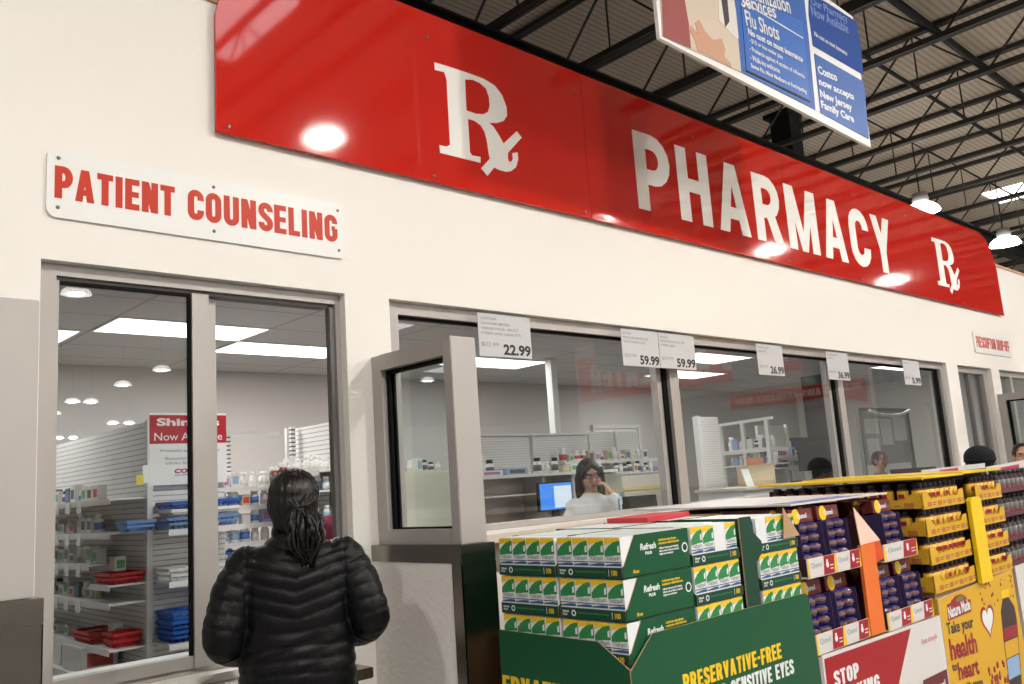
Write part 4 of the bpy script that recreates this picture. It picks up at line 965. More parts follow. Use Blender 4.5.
STX = [('lettering', tri_txt('lettering', 'Refresh', 1, .10, .185, .082, .104, WHP, .03, .15)), ('lettering', tri_txt('lettering', 'PLUS', 1, .125, .160, .066, .076, WHP, .05)),
       ('lettering', tri_txt('lettering', 'Lubricant eye drops\nmoisture relief formula', 1, .20, .315, .092, .112, YELP)),
       ('lettering', tri_txt('lettering', 'relieves dryness and irritation\nsafe to use as often as needed\nsingle-use containers', 1, .20, .31, .055, .084, WHP)),
       ('lettering', tri_txt('lettering', '100 count', 1, .055, .085, .012, .024, YELP)),]
def fl(s, x0, x1, z0, z1, m): return label_mesh(s, x0, x1, z0, z1, -.0004, m)
FTX = [fl('Refresh\nPLUS', -.135, -.105, .010, .028, WHP), fl('Preservative-free lubricant eye drops', -.062, .075, .016, .026, GRL), fl('100', .10, .125, .010, .028, YELP)]
eb = MB()
for (c, ax) in (((-.083,-.0004,.019), (0,-1,0)),): eb.lathe([(.0105,0),(.0105,.0002)], c, 16, axis=ax); eb.lathe([(.006,.0002),(.006,.0003)], c, 12, axis=ax, mi=1)
eb.lathe([(.017,0),(.017,.0002)], (tw/2+.0006,.345,.07), 18, axis=(1,0,0)); eb.lathe([(.012,.0002),(.012,.0003)], (tw/2+.0006,.345,.07), 18, axis=(1,0,0), mi=1)
eb.box(.088,.090,-.0006,-.0003,.008,.030)
EBME = eb.mesh('round_emblem', [WHP, GRND])
def ins_(me, parent, name=None):
    o = bpy.data.objects.new(name or me.name.split('.')[0], me); COL.objects.link(o); o.parent = parent; return o
def case(x, y, z, rz, label, where, boxes=True, skip=()):
    t = thing('product_tray', label, 'tray', (x,y,z+.0006), rz, 'green product trays in the eye drop display')
    ins_(TRME, t, 'tray'); ins_(sdms[0], t, 'side_print'); ins_(sdms[1], t, 'side_print'); ins_(FLME, t, 'top_flap'); ins_(EBME, t, 'round_emblem')
    for n, me in STX: ins_(me, t, n)
    for me in FTX: ins_(me, t, 'lettering')
    if boxes:
        Rm = Matrix.Rotation(rz, 4, 'Z')
        for k in range(4):
            lx = -.1085+k*.0723; p = Rm @ Vector((lx, .0045, .0046)); flip = k in skip
            if flip: p = Rm @ Vector((lx, .1045, .0046))
            b = thing('eye_drop_box', '%s box, %s from left in %s' % ('blank-sided eye drop' if flip else 'yellow and green eye drop', ord_[k], where), 'box', (x+p.x, y+p.y, z+.0006+p.z), rz+(pi if flip else 0), 'eye drop boxes standing in green trays')
            ins_(BXME, b, 'box_body')
            ins_(RFME, b, 'lettering'); ins_(PLME, b, 'lettering')
TZ = [.9535, 1.0895, 1.2255]; TN = ['bottom','middle','top']
for j, z in enumerate(TZ):
    n = TN[j]
    case(2.232, -1.245, z, -pi/2, '%s green tray at the corner nearest the camera' % n, 'the %s corner tray' % n)
    case(2.232, -.943, z, -pi/2, '%s green tray on the left end beside the stainless post' % n, 'the %s tray beside stainless post' % n)
    case(2.762, -1.395, z, 0, '%s green tray left of the dark green divider' % n, 'the %s tray left of divider' % n, skip=(2,) if j == 2 else ())
    case(3.190, -1.395, z, 0, '%s green tray right of the dark green divider' % n, 'the %s tray right of divider' % n, skip=(0,) if j == 2 else ())
for i, (x, y) in enumerate(((2.78,-.64),(3.15,-.64))): case(x, y, TZ[2], pi, 'white-topped tray at the back of the green display, %s from left' % ord_[i], '', boxes=False)
rl = MB().prism([(2.90,-.98,0),(3.30,-.90,0),(3.30,-.70,0),(2.90,-.76,0)], (0,0,.02))
tag(rl.build('carton_lid', mat('lid_red', (.55,.05,.06), .45), loc=(0,0,TZ[2]+.1362)), 'flat red carton lid lying on top of the green display', 'lid')
MB().prism([(3.245,-1.402,1.388),(3.349,-1.402,1.270),(3.225,-1.402,1.268)], (0,.004,0)).build('side_flap', KRAFT, bn1)
# ---- second display : maroon supplement packs
MAR = mat('print_maroon_dark', (.13,.02,.02), .4); MAR2 = mat('print_maroon_red', (.33,.012,.018), .4); PUR = mat('purple_cap', (.03,.024,.12), .16, spec=.5); OCH = mat('label_copper', (.16,.065,.04), .35)
ORG = mat('orange_card', (.72,.16,.03), .5); PNK = mat('orange_card_inside', (.80,.55,.45), .6); WHC = mat('white_card', (.62,.60,.59), .5)
bn2 = thing('display_bin', 'red and white cardboard display of supplement packs in the middle', 'display')
MB().prism([(3.396,-1.408,.02),(4.596,-1.408,.02),(4.590,-1.408,.772),(3.401,-1.408,.787)], (0,.006,0)).build('front_panel', WHC, bn2)
MB().prism([(3.412,-1.4086,.02),(3.80,-1.4086,.02),(4.047,-1.4086,.552),(4.244,-1.4086,.763),(3.415,-1.4086,.772)], (0,.0005,0)).build('red_print', MAR2, bn2)
MB().box(3.396, 3.402, -1.401, -.46, .111, .78).box(4.588, 4.594, -1.401, -.46, .111, .77).build('side_panel', WHC, bn2)
MB().box(3.42, 4.57, -1.39, -.46, .112, .7745).box(3.42, 4.57, -1.0, -.46, .7745, 1.36).build('inner_carton', KRAFT, bn2)
pallet(bn2, 3.42, 4.57, -1.39, -.46)
caps('lettering', 'STOP', (0,-1.4092,0), X, Z, 3.473, 3.690, .650, .712, WHP, bn2, t=.20)
caps('lettering', 'TAKING', (0,-1.4092,0), X, Z, 3.53, 3.865, .568, .632, WHP, bn2, t=.20)
text('lettering', 'Extra strength', (0,-1.4086,0), X, Z, 4.34, 4.52, .665, .700, mat('print_pink', (.65,.35,.38), .5), bn2, bold=.02)
MB().box(4.30, 4.58, -1.4095, -1.4085, .38, .52).box(4.22, 4.45, -1.4105, -1.4096, .30, .43, 1).build('product_picture', [MAR, mat('print_navy2', (.03,.05,.16), .4)], bn2)
text('lettering', 'Qunol', (0,-1.4096,0), X, Z, 4.40, 4.54, .44, .48, WHP, bn2, bold=.03)
MB().box(3.867, 4.005, -1.400, -1.385, .788, 1.180).build('divider', ORG, bn2)
MB().prism([(3.846,-1.401,1.350),(4.067,-1.401,1.186),(3.870,-1.401,1.181)], (0,.004,0)).build('divider_flap', PNK, bn2)
MB().prism([(3.90,-1.399,1.185),(4.067,-1.399,1.186),(4.10,-1.395,1.10),(4.01,-1.395,1.09)], (0,.004,0)).build('divider_wing', mat('orange_red', (.62,.07,.02), .5), bn2)
lido = MB().box(3.43, 4.36, -1.33, -.47, 1.384, 1.392).build('lid', WHC, bn2)
for k in range(4): MB().prism([(3.50+k*.17,-1.31,1.3921),(3.62+k*.17,-1.31,1.3921),(3.58+k*.17,-1.20,1.3921),(3.47+k*.17,-1.20,1.3921)], (0,0,.0006)).build('blue_print', mat('lid_blue', (.05,.07,.42), .45), lido)
# pack prototype
def pack_proto():
    t = thing('supplement_pack', 'p', 'supplement pack', (0,0,0), 0, 'maroon twin supplement packs')
    MB().box(-.098, .098, .052, .056, 0, .27).build('backing_card', MAR, t)
    MB().box(-.098, .098, .0, .0515, .212, .270, bev=.002).build('header_card', MAR, t)
    hp = MB(); hp.lathe([(.033,0),(.031,.0006)], (-.045,-.0003,.240), 16, axis=(0,-1,0)); hp.box(.045,.085,-.0006,-.0002,.225,.245,1)
    hp.build('yellow_seal', [YELP, OCH], t)
    text('lettering', 'Qunol', (0,-.0009,0), X, Z, -.035, .045, .226, .252, WHP, t, bold=.03, depth=.0003)
    for cx in (-.046, .046):
        for k in range(5):
            z = .003+k*.0415
            MB().lathe([(.030,0),(.040,.005),(.043,.017),(.042,.029),(.034,.038),(.028,.041)], (cx,.0,z), 12, mis=[0,0,1,0,0]).build('supplement_bottle', [PUR, OCH], t).location = (0,.006,0)
    MB().box(-.096, -.094, -.036, .050, 0, .205).box(.094,.096,-.036,.050,0,.205).build('wrap_side', mat('wrap_purple', (.05,.035,.10), .15), t)
    return t
pk0 = pack_proto(); used = [False]
def pack(x, y, z, lab, lean=.10):
    t = pk0 if not used[0] else dup(pk0)
    used[0] = True; t.location = (x, y, z); t.rotation_euler = (-lean, 0, 0); t['label'] = lab
def qtray(x0, x1, z, lab):
    t = thing('supplement_tray', lab, 'tray', (0,0,0), 0, 'cardboard trays of supplement packs')
    MB().box(x0, x1, -1.398, -1.01, z-.012, z-.004).box(x0, x1, -1.400, -1.396, z-.004, z+.068, 0).build('tray', WHC, t)
    n = 2 if x1-x0 > .4 else 1; w_ = (x1-x0)/n
    a = MB()
    for k in range(n):
        s = x0+k*w_
        a.prism([(s+.002,-1.4008,z-.008),(s+w_*.08,-1.4008,z-.008),(s+w_*.05,-1.4008,z+.067),(s+.002,-1.4008,z+.067)], (0,.0005,0), 0)
        a.prism([(s+w_*.55,-1.4008,z-.008),(s+w_*.94,-1.4008,z-.008),(s+w_*.99,-1.4008,z+.067),(s+w_*.60,-1.4008,z+.067)], (0,.0005,0), 1)
        a.prism([(s+w_*.94,-1.4008,z-.008),(s+w_-.001,-1.4008,z-.008),(s+w_-.001,-1.4008,z+.067),(s+w_*.99,-1.4008,z+.067)], (0,.0005,0), 0)
        a.lathe([(.013,0),(.011,.0006)], (s+w_*.70,-1.4010,z+.03), 12, axis=(0,-1,0), mi=2); a.box(s+w_*.67, s+w_*.73, -1.4014,-1.4009, z+.030, z+.052, 2)
        a.box(s+w_*.80, s+w_*.92, -1.4012,-1.4009, z+.010, z+.014, 2); a.box(s+w_*.80, s+w_*.92, -1.4012,-1.4009, z+.024, z+.028, 2)
    a.build('tray_print', [YELP, MAR2, WHP], t)
    for k in range(n): text('lettering', 'Qunol', (0,-1.4005,0), X, Z, x0+k*w_+w_*.12, x0+k*w_+w_*.50, z+.024, z+.050, GRYP, t, bold=.03, depth=.0003)
    sd = MB()
    for s in (x0, x1-.003): sd.prism([(s,-1.396,z-.004),(s,-1.396,z+.068),(s,-1.34,z+.075),(s,-1.24,z+.27),(s,-1.01,z+.27),(s,-1.01,z-.004)], (.003,0,0))
    sd.build('tray_side', mat('tray_side_dark', (.05,.015,.02), .4), t)
Q = [(3.385, 3.855, 1.101, 'top left'), (3.385, 3.855, .800, 'lower left'), (4.088, 4.46, 1.093, 'top right'), (4.040, 4.545, .791, 'lower right')]
for x0, x1, z, nm in Q:
    qtray(x0, x1, z, 'white and red tray of supplement packs, %s of the middle display' % nm)
    xs = [x0+.118, x0+.352] if x1-x0 > .4 else [x0+.19]
    if nm == 'lower right': xs = [x0+.13, x0+.372]
    for r_ in range(3):
        for i, x in enumerate(xs):
            pack(x, -1.345+r_*.105, z-.003, 'supplement pack in %s tray, %s from the left, %s row' % (nm, ord_[i], ('front','second','back')[r_]), .06)
# ---- third display : yellow supplement bottles
YEL = mat('display_yellow', (.62,.36,.025), .45); YELD = mat('yellow_post', (.78,.54,.012), .4); BRN = mat('bottle_brown', (.10,.03,.015), .2); CRM = mat('label_cream', (.80,.72,.50), .45)
bn3 = thing('display_bin', 'yellow cardboard display of supplement bottles at right', 'display')
MB().prism([(4.600,-1.408,.02),(5.690,-1.408,.02),(5.678,-1.408,.874),(4.598,-1.408,.848)], (0,.006,0), 0, 1).build('front_panel', [YEL, WHC], bn3)
MB().box(4.600, 4.606, -1.401, -.46, .111, .85).box(5.680, 5.686, -1.401, -.46, .111, .87).build('side_panel', YEL, bn3)
MB().box(4.61, 5.675, -1.39, -.46, .112, .874).build('inner_carton', KRAFT, bn3)
pallet(bn3, 4.61, 5.67, -1.39, -.46)
MB().prism([(5.128,-1.436,.86),(5.287,-1.436,.86),(5.287,-1.436,1.300),(5.262,-1.436,1.316),(5.15,-1.436,1.316),(5.128,-1.436,1.300)], (0,.022,0)).build('divider', YELD, bn3)
MBR = mat('print_bordeaux', (.28,.02,.03), .4)
YP = -1.4088
def yp(u, v, off=0): q_ = P(740+u/3.352, 480+v/3.352, 1, -1.408); return Vector((q_.x, YP-off, q_.z))
MB().prism([yp(*c) for c in ((697,473),(775,440),(772,400),(762,400),(752,387),(738,382),(722,388),(708,404),(706,412),(693,418))], (0,.0006,0)).build('logo_panel', MBR, bn3)
MB().prism([yp(*c, .0005) for c in ((722,410),(752,398),(746,390),(737,387),(727,394))], (0,.0004,0)).build('logo_leaf', mat('logo_green', (.16,.20,.06), .5), bn3)
def ytext(s_, a, b_, h, m, bold=.02):
    A, B = yp(*a), yp(*b_); U_ = B-A; L = U_.length; U_.normalize()
    text('lettering', s_, (A.x, YP-.0008, A.z), U_, Z, 0, L, 0, h, m, bn3, bold=bold, depth=.0004)
ytext('Nature Made', (700,466), (772,434), .058, WHP, .03)
ytext('Take your', (697,532), (785,505), .075, DARK)
ytext('health', (708,607), (797,578), .105, MBR, .03)
ytext('to', (712,642), (728,637), .035, DARK)
ytext('heart', (735,672), (803,650), .085, MBR, .03)
ytext('with omega', (752,706), (815,690), .04, DARK)
hc_ = (yp(831,418)+yp(833,535))/2; hw = (yp(855,476)-yp(808,476)).x/2; hh_ = (yp(831,418)-yp(833,535)).z/2
def heart(k): return [(hc_.x+k*hw*sin(a)**3, hc_.z+k*hh_*(13*cos(a)-5*cos(2*a)-2*cos(3*a)-cos(4*a)+2.5)/14.5) for a in [2*pi*i_/28 for i_ in range(28)]]
polys('heart_print', [heart(1.0)], lambda x, y: Vector((x,-1.4082,y)), (0,-.0006,0), MBR, bn3)
polys('heart_print', [heart(.80)], lambda x, y: Vector((x,-1.4090,y)), (0,-.0006,0), WHP, bn3)
se = MB(); random.seed(5)
for k in range(60):
    x, z = (random.uniform(5.15,5.66), random.uniform(.70,.855)) if k < 26 else (random.uniform(5.1,5.42), random.uniform(.14,.42))
    r_ = random.uniform(.006,.012) if k < 26 else random.uniform(.012,.022)
    se.lathe([(r_,0),(r_*.6,.0005)], (x,-1.4083,z), 7, axis=(0,-1,0))
se.build('seed_print', MBR, bn3)['kind'] = 'stuff'
bt = MB(); bt.prism([yp(*c,.0006) for c in ((876,398),(902,390),(900,364),(874,372))], (0,.0005,0), 0)
bt.prism([yp(*c) for c in ((880,398),(900,392),(920,425),(928,470),(945,684),(905,700),(886,560),(874,440))], (0,.0006,0), 1)
bt.prism([yp(*c,.0006) for c in ((880,500),(927,482),(930,520),(885,540))], (0,.0006,0), 2); bt.prism([yp(*c,.0006) for c in ((886,545),(930,525),(934,580),(893,600))], (0,.0006,0), 3); bt.prism([yp(*c,.0006) for c in ((894,603),(934,584),(940,650),(902,670))], (0,.0006,0), 4)
bt.build('bottle_picture', [YELD, mat('print_black_brown', (.04,.02,.02), .3), MBR, YEL, mat('print_sky', (.25,.40,.62), .4)], bn3)
MB().box(4.575, 5.12, -1.425, -.47, 1.441, 1.453, bev=.003).build('lid', YELD, bn3); MB().box(5.10, 5.70, -1.428, -.47, 1.446, 1.458, bev=.003).build('lid', YELD, bn3)
def ybottle():
    t = thing('supplement_bottle', 'b', 'bottle', (0,0,0), 0, 'yellow labelled supplement bottles')
    MB().lathe([(.025,0),(.0285,.004),(.0285,.090),(.021,.098),(.021,.101)], n=10).build('bottle_body', BRN, t)
    MB().lathe([(.0291,.010),(.0291,.088)], n=10, mis=[0]).build('paper_label', YEL, t)
    MB().lathe([(.024,.099),(.024,.124),(.020,.128),(0,.128)], n=10).build('cap', BLACK, t)
    MB().box(-.016,.016,-.0296,-.0292,.050,.072,bev=0).build('label_print', MBR, t)
    return t
yb0 = ybottle(); yused = [False]
def yb(x, y, z, lab, rz=0):
    t = yb0 if not yused[0] else dup(yb0); yused[0] = True; t.location = (x,y,z); t.rotation_euler = (0,0,rz); t['label'] = lab
def ytray(x0, x1, z, lab, left):
    t = thing('bottle_tray', lab, 'tray', (0,0,0), 0, 'yellow bottle trays')
    b = MB(); b.box(x0, x1, -1.405, -.47, z-.008, z-.002)
    def lipf(a, c): return [(a,z-.008),(c,z-.008),(c,z+.075),(c-.05,z+.070),(c-.085,z+.042),(a+.10,z+.042),(a+.06,z+.078),(a,z+.082)]
    b.prism([(p[0],-1.410,p[1]) for p in lipf(x0, x1)], (0,.005,0))
    if left: b.prism([(x0-.0,-.47-(p[0]),p[1]) for p in lipf(0, .93)], (.005,0,0))
    b.build('tray', YEL, t)
    pr_ = MB()
    for k in range(int((x1-x0)/.13)):
        a = x0+.05+k*.13; pr_.box(a, a+.05, -1.4108, -1.4104, z+.002, z+.026, 0); pr_.box(a+.065, a+.10, -1.4108, -1.4104, z+.008, z+.012, 1); pr_.box(a+.065, a+.11, -1.4108, -1.4104, z+.018, z+.022, 1)
    if left:
        for k in range(6): a = -1.36+k*.14; pr_.box(x0-.0008, x0-.0004, a, a+.05, z+.002, z+.026, 0); pr_.box(x0-.0008, x0-.0004, a+.065, a+.10, z+.010, z+.014, 1)
    pr_.build('tray_print', [mat('print_rust', (.45,.14,.05), .45), DARK], t)
YZ = [.884, 1.022, 1.160, 1.298]; YN = ['lowest','third','second','top']
for z, n in zip(YZ, YN):
    ytray(4.580, 5.115, z, '%s yellow bottle tray left of the yellow post' % n, True)
    ytray(5.295, 5.700, z, '%s yellow bottle tray right of the yellow post' % n, False)
    for k in range(8): yb(4.635+k*.0635, -1.365, z-.001, 'supplement bottle, %s from left, front row of %s left yellow tray' % (ord_[k], n), random.uniform(-.5,.5))
    for k in range(10): yb(4.630, -1.290+k*.080, z-.001, 'supplement bottle, %s back from corner along end of %s left tray' % (ord_[k], n), -pi/2+random.uniform(-.5,.5))
    for k in range(6): yb(5.335+k*.0635, -1.365, z-.001, 'supplement bottle, %s from left, front row of %s right yellow tray' % (ord_[k], n), random.uniform(-.5,.5))
    if n != 'top' : pass
for z, n in zip(YZ, YN):
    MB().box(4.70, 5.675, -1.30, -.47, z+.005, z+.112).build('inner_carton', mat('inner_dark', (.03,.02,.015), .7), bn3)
# ---- fourth display : dark packs at the right edge
bn4 = thing('display_bin', 'white cardboard display of dark bottles at the right edge', 'display')
MB().prism([(5.745,-1.408,.02),(6.93,-1.408,.02),(6.93,-1.408,.885),(5.735,-1.408,.885)], (0,.006,0)).build('front_panel', WHC, bn4)
MB().box(5.745, 5.751, -1.401, -.60, .111, .88).box(6.924, 6.93, -1.401, -.60, .111, .88).build('side_panel', WHC, bn4)
MB().box(5.76, 6.92, -1.39, -.60, .112, .886).build('inner_carton', KRAFT, bn4); pallet(bn4, 5.76, 6.92, -1.39, -.60)
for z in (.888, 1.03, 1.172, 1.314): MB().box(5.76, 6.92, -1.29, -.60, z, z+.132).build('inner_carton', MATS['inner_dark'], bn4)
dk0 = thing('dark_bottle', 'b', 'bottle', (0,0,0), 0, 'dark bottles in the right edge display')
MB().lathe([(.030,0),(.033,.004),(.033,.085),(.022,.100),(.022,.104)], n=10).build('bottle_body', mat('dark_bottle_body', (.03,.022,.025), .25), dk0)
MB().lathe([(.0336,.014),(.0336,.030),(.0336,.072)], n=10, mis=[1,0]).build('paper_label', [mat('label_dark_grey', (.10,.09,.09), .4), mat('label_rose', (.40,.12,.14), .4)], dk0)
MB().lathe([(.024,.102),(.024,.126),(0,.128)], n=10).build('cap', BLACK, dk0)
du = [False]
for z, n in zip((.888,1.03,1.172,1.314), YN):
    for k in range(14):
        t = dk0 if not du[0] else dup(dk0); du[0] = True; t.location = (5.80+k*.083, -1.345, z+.001); t.rotation_euler = (0,0,random.uniform(-.4,.4)); t['label'] = 'dark supplement bottle, %s from the left in the %s row at right edge' % (ord_[k], n)
    MB().box(5.752, 6.923, -1.392, -.60, z-.006, z).box(5.752, 6.923, -1.396, -1.392, z-.006, z+.022).build('shelf_board', mat('board_plum', (.10,.03,.04), .5), bn4)
def board(name, lab, y, tl, tr, bl, br, stripes, blue=None):
    t = thing(name, lab, 'sign'); Q_ = lambda c, o=0: P(c[0], c[1], 1, y)-Y*o
    MB().prism([Q_(bl), Q_(br), Q_(tr), Q_(tl)], (0,.006,0)).build('board', WHC, t)
    for st_ in stripes: MB().prism([Q_(c, .001) for c in st_], (0,.0005,0)).build('red_stripe', mat('stripe_red', (.42,.03,.08), .4), t)
    if blue: MB().prism([Q_(c, .001) for c in blue], (0,.0005,0)).build('blue_mark', NAVY, t)
    MB().tube([Q_(bl)+Vector((.02,.009,.01)), Vector((Q_(bl).x+.02, y+.009, .888 if y < -1 else .005))], .006, 6).build('header_post', WHC, t)
    return t
board('display_header', 'white header board with red stripes above the dark bottles at right edge', -1.30, (986,467), (1030,459), (988,478), (1030,472), [((996,473),(1019,468),(1019,464),(998,468)), ((994,476.5),(1019,472.5),(1019,469.5),(995,474))], ((990,471),(994,470),(992,476),(989,476.5)))
board('display_header', 'long white and red header board farther back above the yellow lid', -.95, (922,470), (985,463), (922,477), (985,471), [((936,474.5),(958,472),(958,467.5),(940,470)),])
# ================================================================== PEOPLE
SKIN1 = mat('skin_warm', (.50,.27,.18), .5); SKIN2 = mat('skin_tan', (.42,.22,.14), .5)
HAIR = mat('black_hair', (.006,.004,.0035), .36, spec=.35); HAIRB = mat('dark_brown_hair', (.012,.006,.005), .45)
LIPS = mat('lips', (.35,.07,.06), .4); EYEW = mat('eye_white', (.75,.73,.70), .25); IRIS = mat('iris', (.03,.015,.01), .2)
JACKET = mat('black_puffer_nylon', (.0035,.0035,.0045), .44, spec=.20, bump=.10, bscale=120)
COAT = mat('white_lab_coat', (.72,.71,.72), .7, bump=.1, bscale=90); MAROON = mat('maroon_knit', (.16,.012,.04), .7); JEANS = mat('navy_denim', (.018,.03,.075), .8, noise=.2, nscale=60); SHOE = mat('black_shoe', (.02,.02,.02), .5)
NAVYC = mat('navy_cloth', (.02,.025,.05), .8); GREYC = mat('grey_cloth', (.10,.10,.11), .8)

def fused(mb, voxel, smooth=3, fn=None):
    """one continuous skin over all the pieces of a builder"""
    me = mb.mesh('tmp', JACKET); o = bpy.data.objects.new('tmp', me); COL.objects.link(o)
    r_ = o.modifiers.new('r', 'REMESH'); r_.mode = 'VOXEL'; r_.voxel_size = voxel; r_.use_smooth_shade = True
    if smooth: s = o.modifiers.new('s', 'SMOOTH'); s.iterations = smooth; s.factor = .6
    bpy.context.view_layer.update()
    out = bpy.data.meshes.new_from_object(o.evaluated_get(bpy.context.evaluated_depsgraph_get()))
    bpy.data.objects.remove(o)
    if fn:
        ns = [v.normal.copy() for v in out.vertices]
        for v, n in zip(out.vertices, ns): v.co = v.co + n*fn(v.co, n)
        out.update()
    out.polygons.foreach_set('use_smooth', [True]*len(out.polygons))
    return out
def put(me, name, m, parent):
    me.materials.clear(); me.materials.append(m); me.name = name
    o = bpy.data.objects.new(name, me); COL.objects.link(o); o.parent = parent; return o
def limb(b, pts, rs, n=14, sub=5):
    """smooth tapering tube through the joints"""
    P_ = [Vector(p) for p in pts]; out = []; ro = []
    for i in range(len(P_)-1):
        p0 = P_[max(0,i-1)]; p1 = P_[i]; p2 = P_[i+1]; p3 = P_[min(len(P_)-1,i+2)]
        for k in range(sub):
            t = k/sub
            c = .5*((2*p1)+(-p0+p2)*t+(2*p0-5*p1+4*p2-p3)*t*t+(-p0+3*p1-3*p2+p3)*t**3)
            out.append(p1.lerp(p2, t)*.45+c*.55); ro.append(rs[i]+(rs[i+1]-rs[i])*t)
    out.append(P_[-1]); ro.append(rs[-1])
    b.tube(out, ro, n); b.ell(P_[0], (rs[0],)*3, 12, 8); b.ell(P_[-1], (rs[-1],)*3, 12, 8)
def rings(b, secs, n=40, power=2.3):
    """torso: horizontal superellipse sections (cx, cy, z, rx, ry)"""
    base = len(b.v)
    for (cx, cy, z, rx_, ry_) in secs:
        for k in range(n):
            a = 2*pi*k/n; c, s = cos(a), sin(a); q_ = (abs(c)**power+abs(s)**power)**(-1/power)
            b.v.append((cx+rx_*c*q_, cy+ry_*s*q_, z))
    for j in range(len(secs)-1):
        for k in range(n): k2 = (k+1) % n; b.f.append([base+j*n+k, base+j*n+k2, base+(j+1)*n+k2, base+(j+1)*n+k]); b.m.append(0); b.sm.append(True)
    b.f.append([base+k for k in range(n)][::-1]); b.f.append([base+(len(secs)-1)*n+k for k in range(n)]); b.m += [0,0]; b.sm += [False,False]
def head(b, c, F, s=1.0):
    """skull, jaw, nose, brow, ears, neck root. c: centre, F: 3x3 (right, forward, up)"""
    M = F; e = lambda p, r: b.ell(Vector(c)+M @ (Vector(p)*s), tuple(q_*s for q_ in r), 20, 14, 0, M)
    e((0,-.012,.030), (.074,.093,.085)); e((0,.012,-.035), (.060,.074,.075)); e((0,.045,-.078), (.030,.032,.026))
    e((0,.088,-.015), (.011,.020,.024)); e((0,.100,-.028), (.014,.012,.010)); e((0,.076,.030), (.050,.016,.014))
    for sx in (-1,1): e((.040*sx,.066,-.028), (.026,.020,.022)); e((.075*sx,-.005,-.012), (.008,.018,.030))
def face(t, c, F, s=1.0):
    M = F; W_ = lambda p: Vector(c)+M @ (Vector(p)*s)
    for sx in (-1,1):
        MB().ell(W_((.031*sx,.082,.008)), (.011*s,.008*s,.0055*s), 12, 8, 0, M).build('eye', EYEW, t)
        MB().ell(W_((.031*sx,.090,.008)), (.0058*s,.0035*s,.0058*s), 10, 6, 0, M).build('iris', IRIS, t)
        MB().tube([W_((.016*sx,.090,.026)), W_((.032*sx,.090,.031)), W_((.048*sx,.080,.025))], [.0025*s,.0035*s,.0015*s], 6).build('eyebrow', HAIRB, t)
    MB().ell(W_((0,.086,-.052)), (.022*s,.008*s,.0075*s), 14, 8, 0, M).build('lips', LIPS, t)
def hand(b, wrist, d, up, side=1, curl=.5, s=1.0):
    """palm and five fingers; d: pointing direction, up: back of the hand, side: +1 thumb towards d x up"""
    d = Vector(d).normalized(); up = (Vector(up)-d*d.dot(Vector(up))).normalized(); r = d.cross(up)*side; w_ = Vector(wrist)
    M = Matrix((r, d, up)).transposed()
    b.ell(w_+d*.045*s, (.038*s,.050*s,.016*s), 14, 10, 0, M)
    for i, (o, L) in enumerate(((.028,.068),(.010,.076),(-.009,.070),(-.027,.055))):
        p = w_+d*.080*s+r*o*s; pts = [p]; a = curl*.5
        for sg in (.42,.32,.26): q_ = pts[-1]+(d*cos(a)-up*sin(a))*L*sg*s; pts.append(q_); a += curl*.8
        b.tube(pts, [.0095*s,.0088*s,.008*s,.0065*s], 8); b.ell(pts[-1], (.0065*s,)*3, 8, 6)
    p = w_+d*.025*s+r*.030*s; pts = [p, p+(r*.6+d*.7-up*.2).normalized()*.035*s, p+(r*.6+d*.7-up*.2).normalized()*.035*s+(r*.15+d*.9-up*.35).normalized()*.030*s]
    b.tube(pts, [.0125*s,.0105*s,.008*s], 8); b.ell(pts[-1], (.008*s,)*3, 8, 6)
def lathe_hair(b, c, F, s, back=1.0):
    e = lambda p, r: b.ell(Vector(c)+F @ (Vector(p)*s), tuple(q_*s for q_ in r), 24, 16, 0, F)
    e((0,-.022,.036), (.081,.094,.085)); e((0,-.045,.0), (.078,.073,.080*back))
I3 = Matrix.Identity(3)

# ---------------- customer in the black puffer jacket, seen from behind; local frame faces +Y
wm = thing('person', 'person in black quilted puffer jacket with black ponytail, seen from behind', 'person', (1.515,-.575,0), radians(-29))
wz = lambda z: z
secs = [(0,.02,.925,.178,.135),(0,.02,.94,.186,.142),(0,.02,1.00,.190,.145),(0,.015,1.08,.184,.135),(0,.01,1.16,.180,.128),(0,.005,1.24,.180,.125),(0,0,1.31,.180,.118),(0,-.002,1.36,.166,.105),(0,0,1.395,.130,.090),(0,.002,1.425,.088,.075),(0,.004,1.445,.068,.066)]
ARM = {-1: [Vector((-.155,0,1.345)), Vector((-.203,-.02,1.245)), Vector((-.234,-.045,1.120)), Vector((-.20,.12,1.06)), Vector((-.13,.27,1.07))],
        1: [Vector((.155,0,1.350)), Vector((.205,-.02,1.255)), Vector((.238,-.040,1.145)), Vector((.20,.13,1.08)), Vector((.12,.27,1.09))]}
jb = MB(); rings(jb, secs)
for sd in (-1,1): limb(jb, ARM[sd], [.070,.074,.064,.052,.042], 18, 6)
jb.ell((-.135,0,1.350), (.075,.08,.055)); jb.ell((.135,0,1.352), (.075,.08,.055))
import mathutils.noise as mn
def seg_d(p, pts):
    best = (9, 0); acc = 0
    for a, b_ in zip(pts, pts[1:]):
        ab = b_-a; t = max(0, min(1, (p-a).dot(ab)/ab.dot(ab))); d = (p-(a+ab*t)).length
        if d < best[0]: best = (d, acc+t*ab.length)
        acc += ab.length
    return best
def puff(u, p):
    f = (u/p) % 1.0; return .0072*(abs(sin(pi*f))**.45-.75)
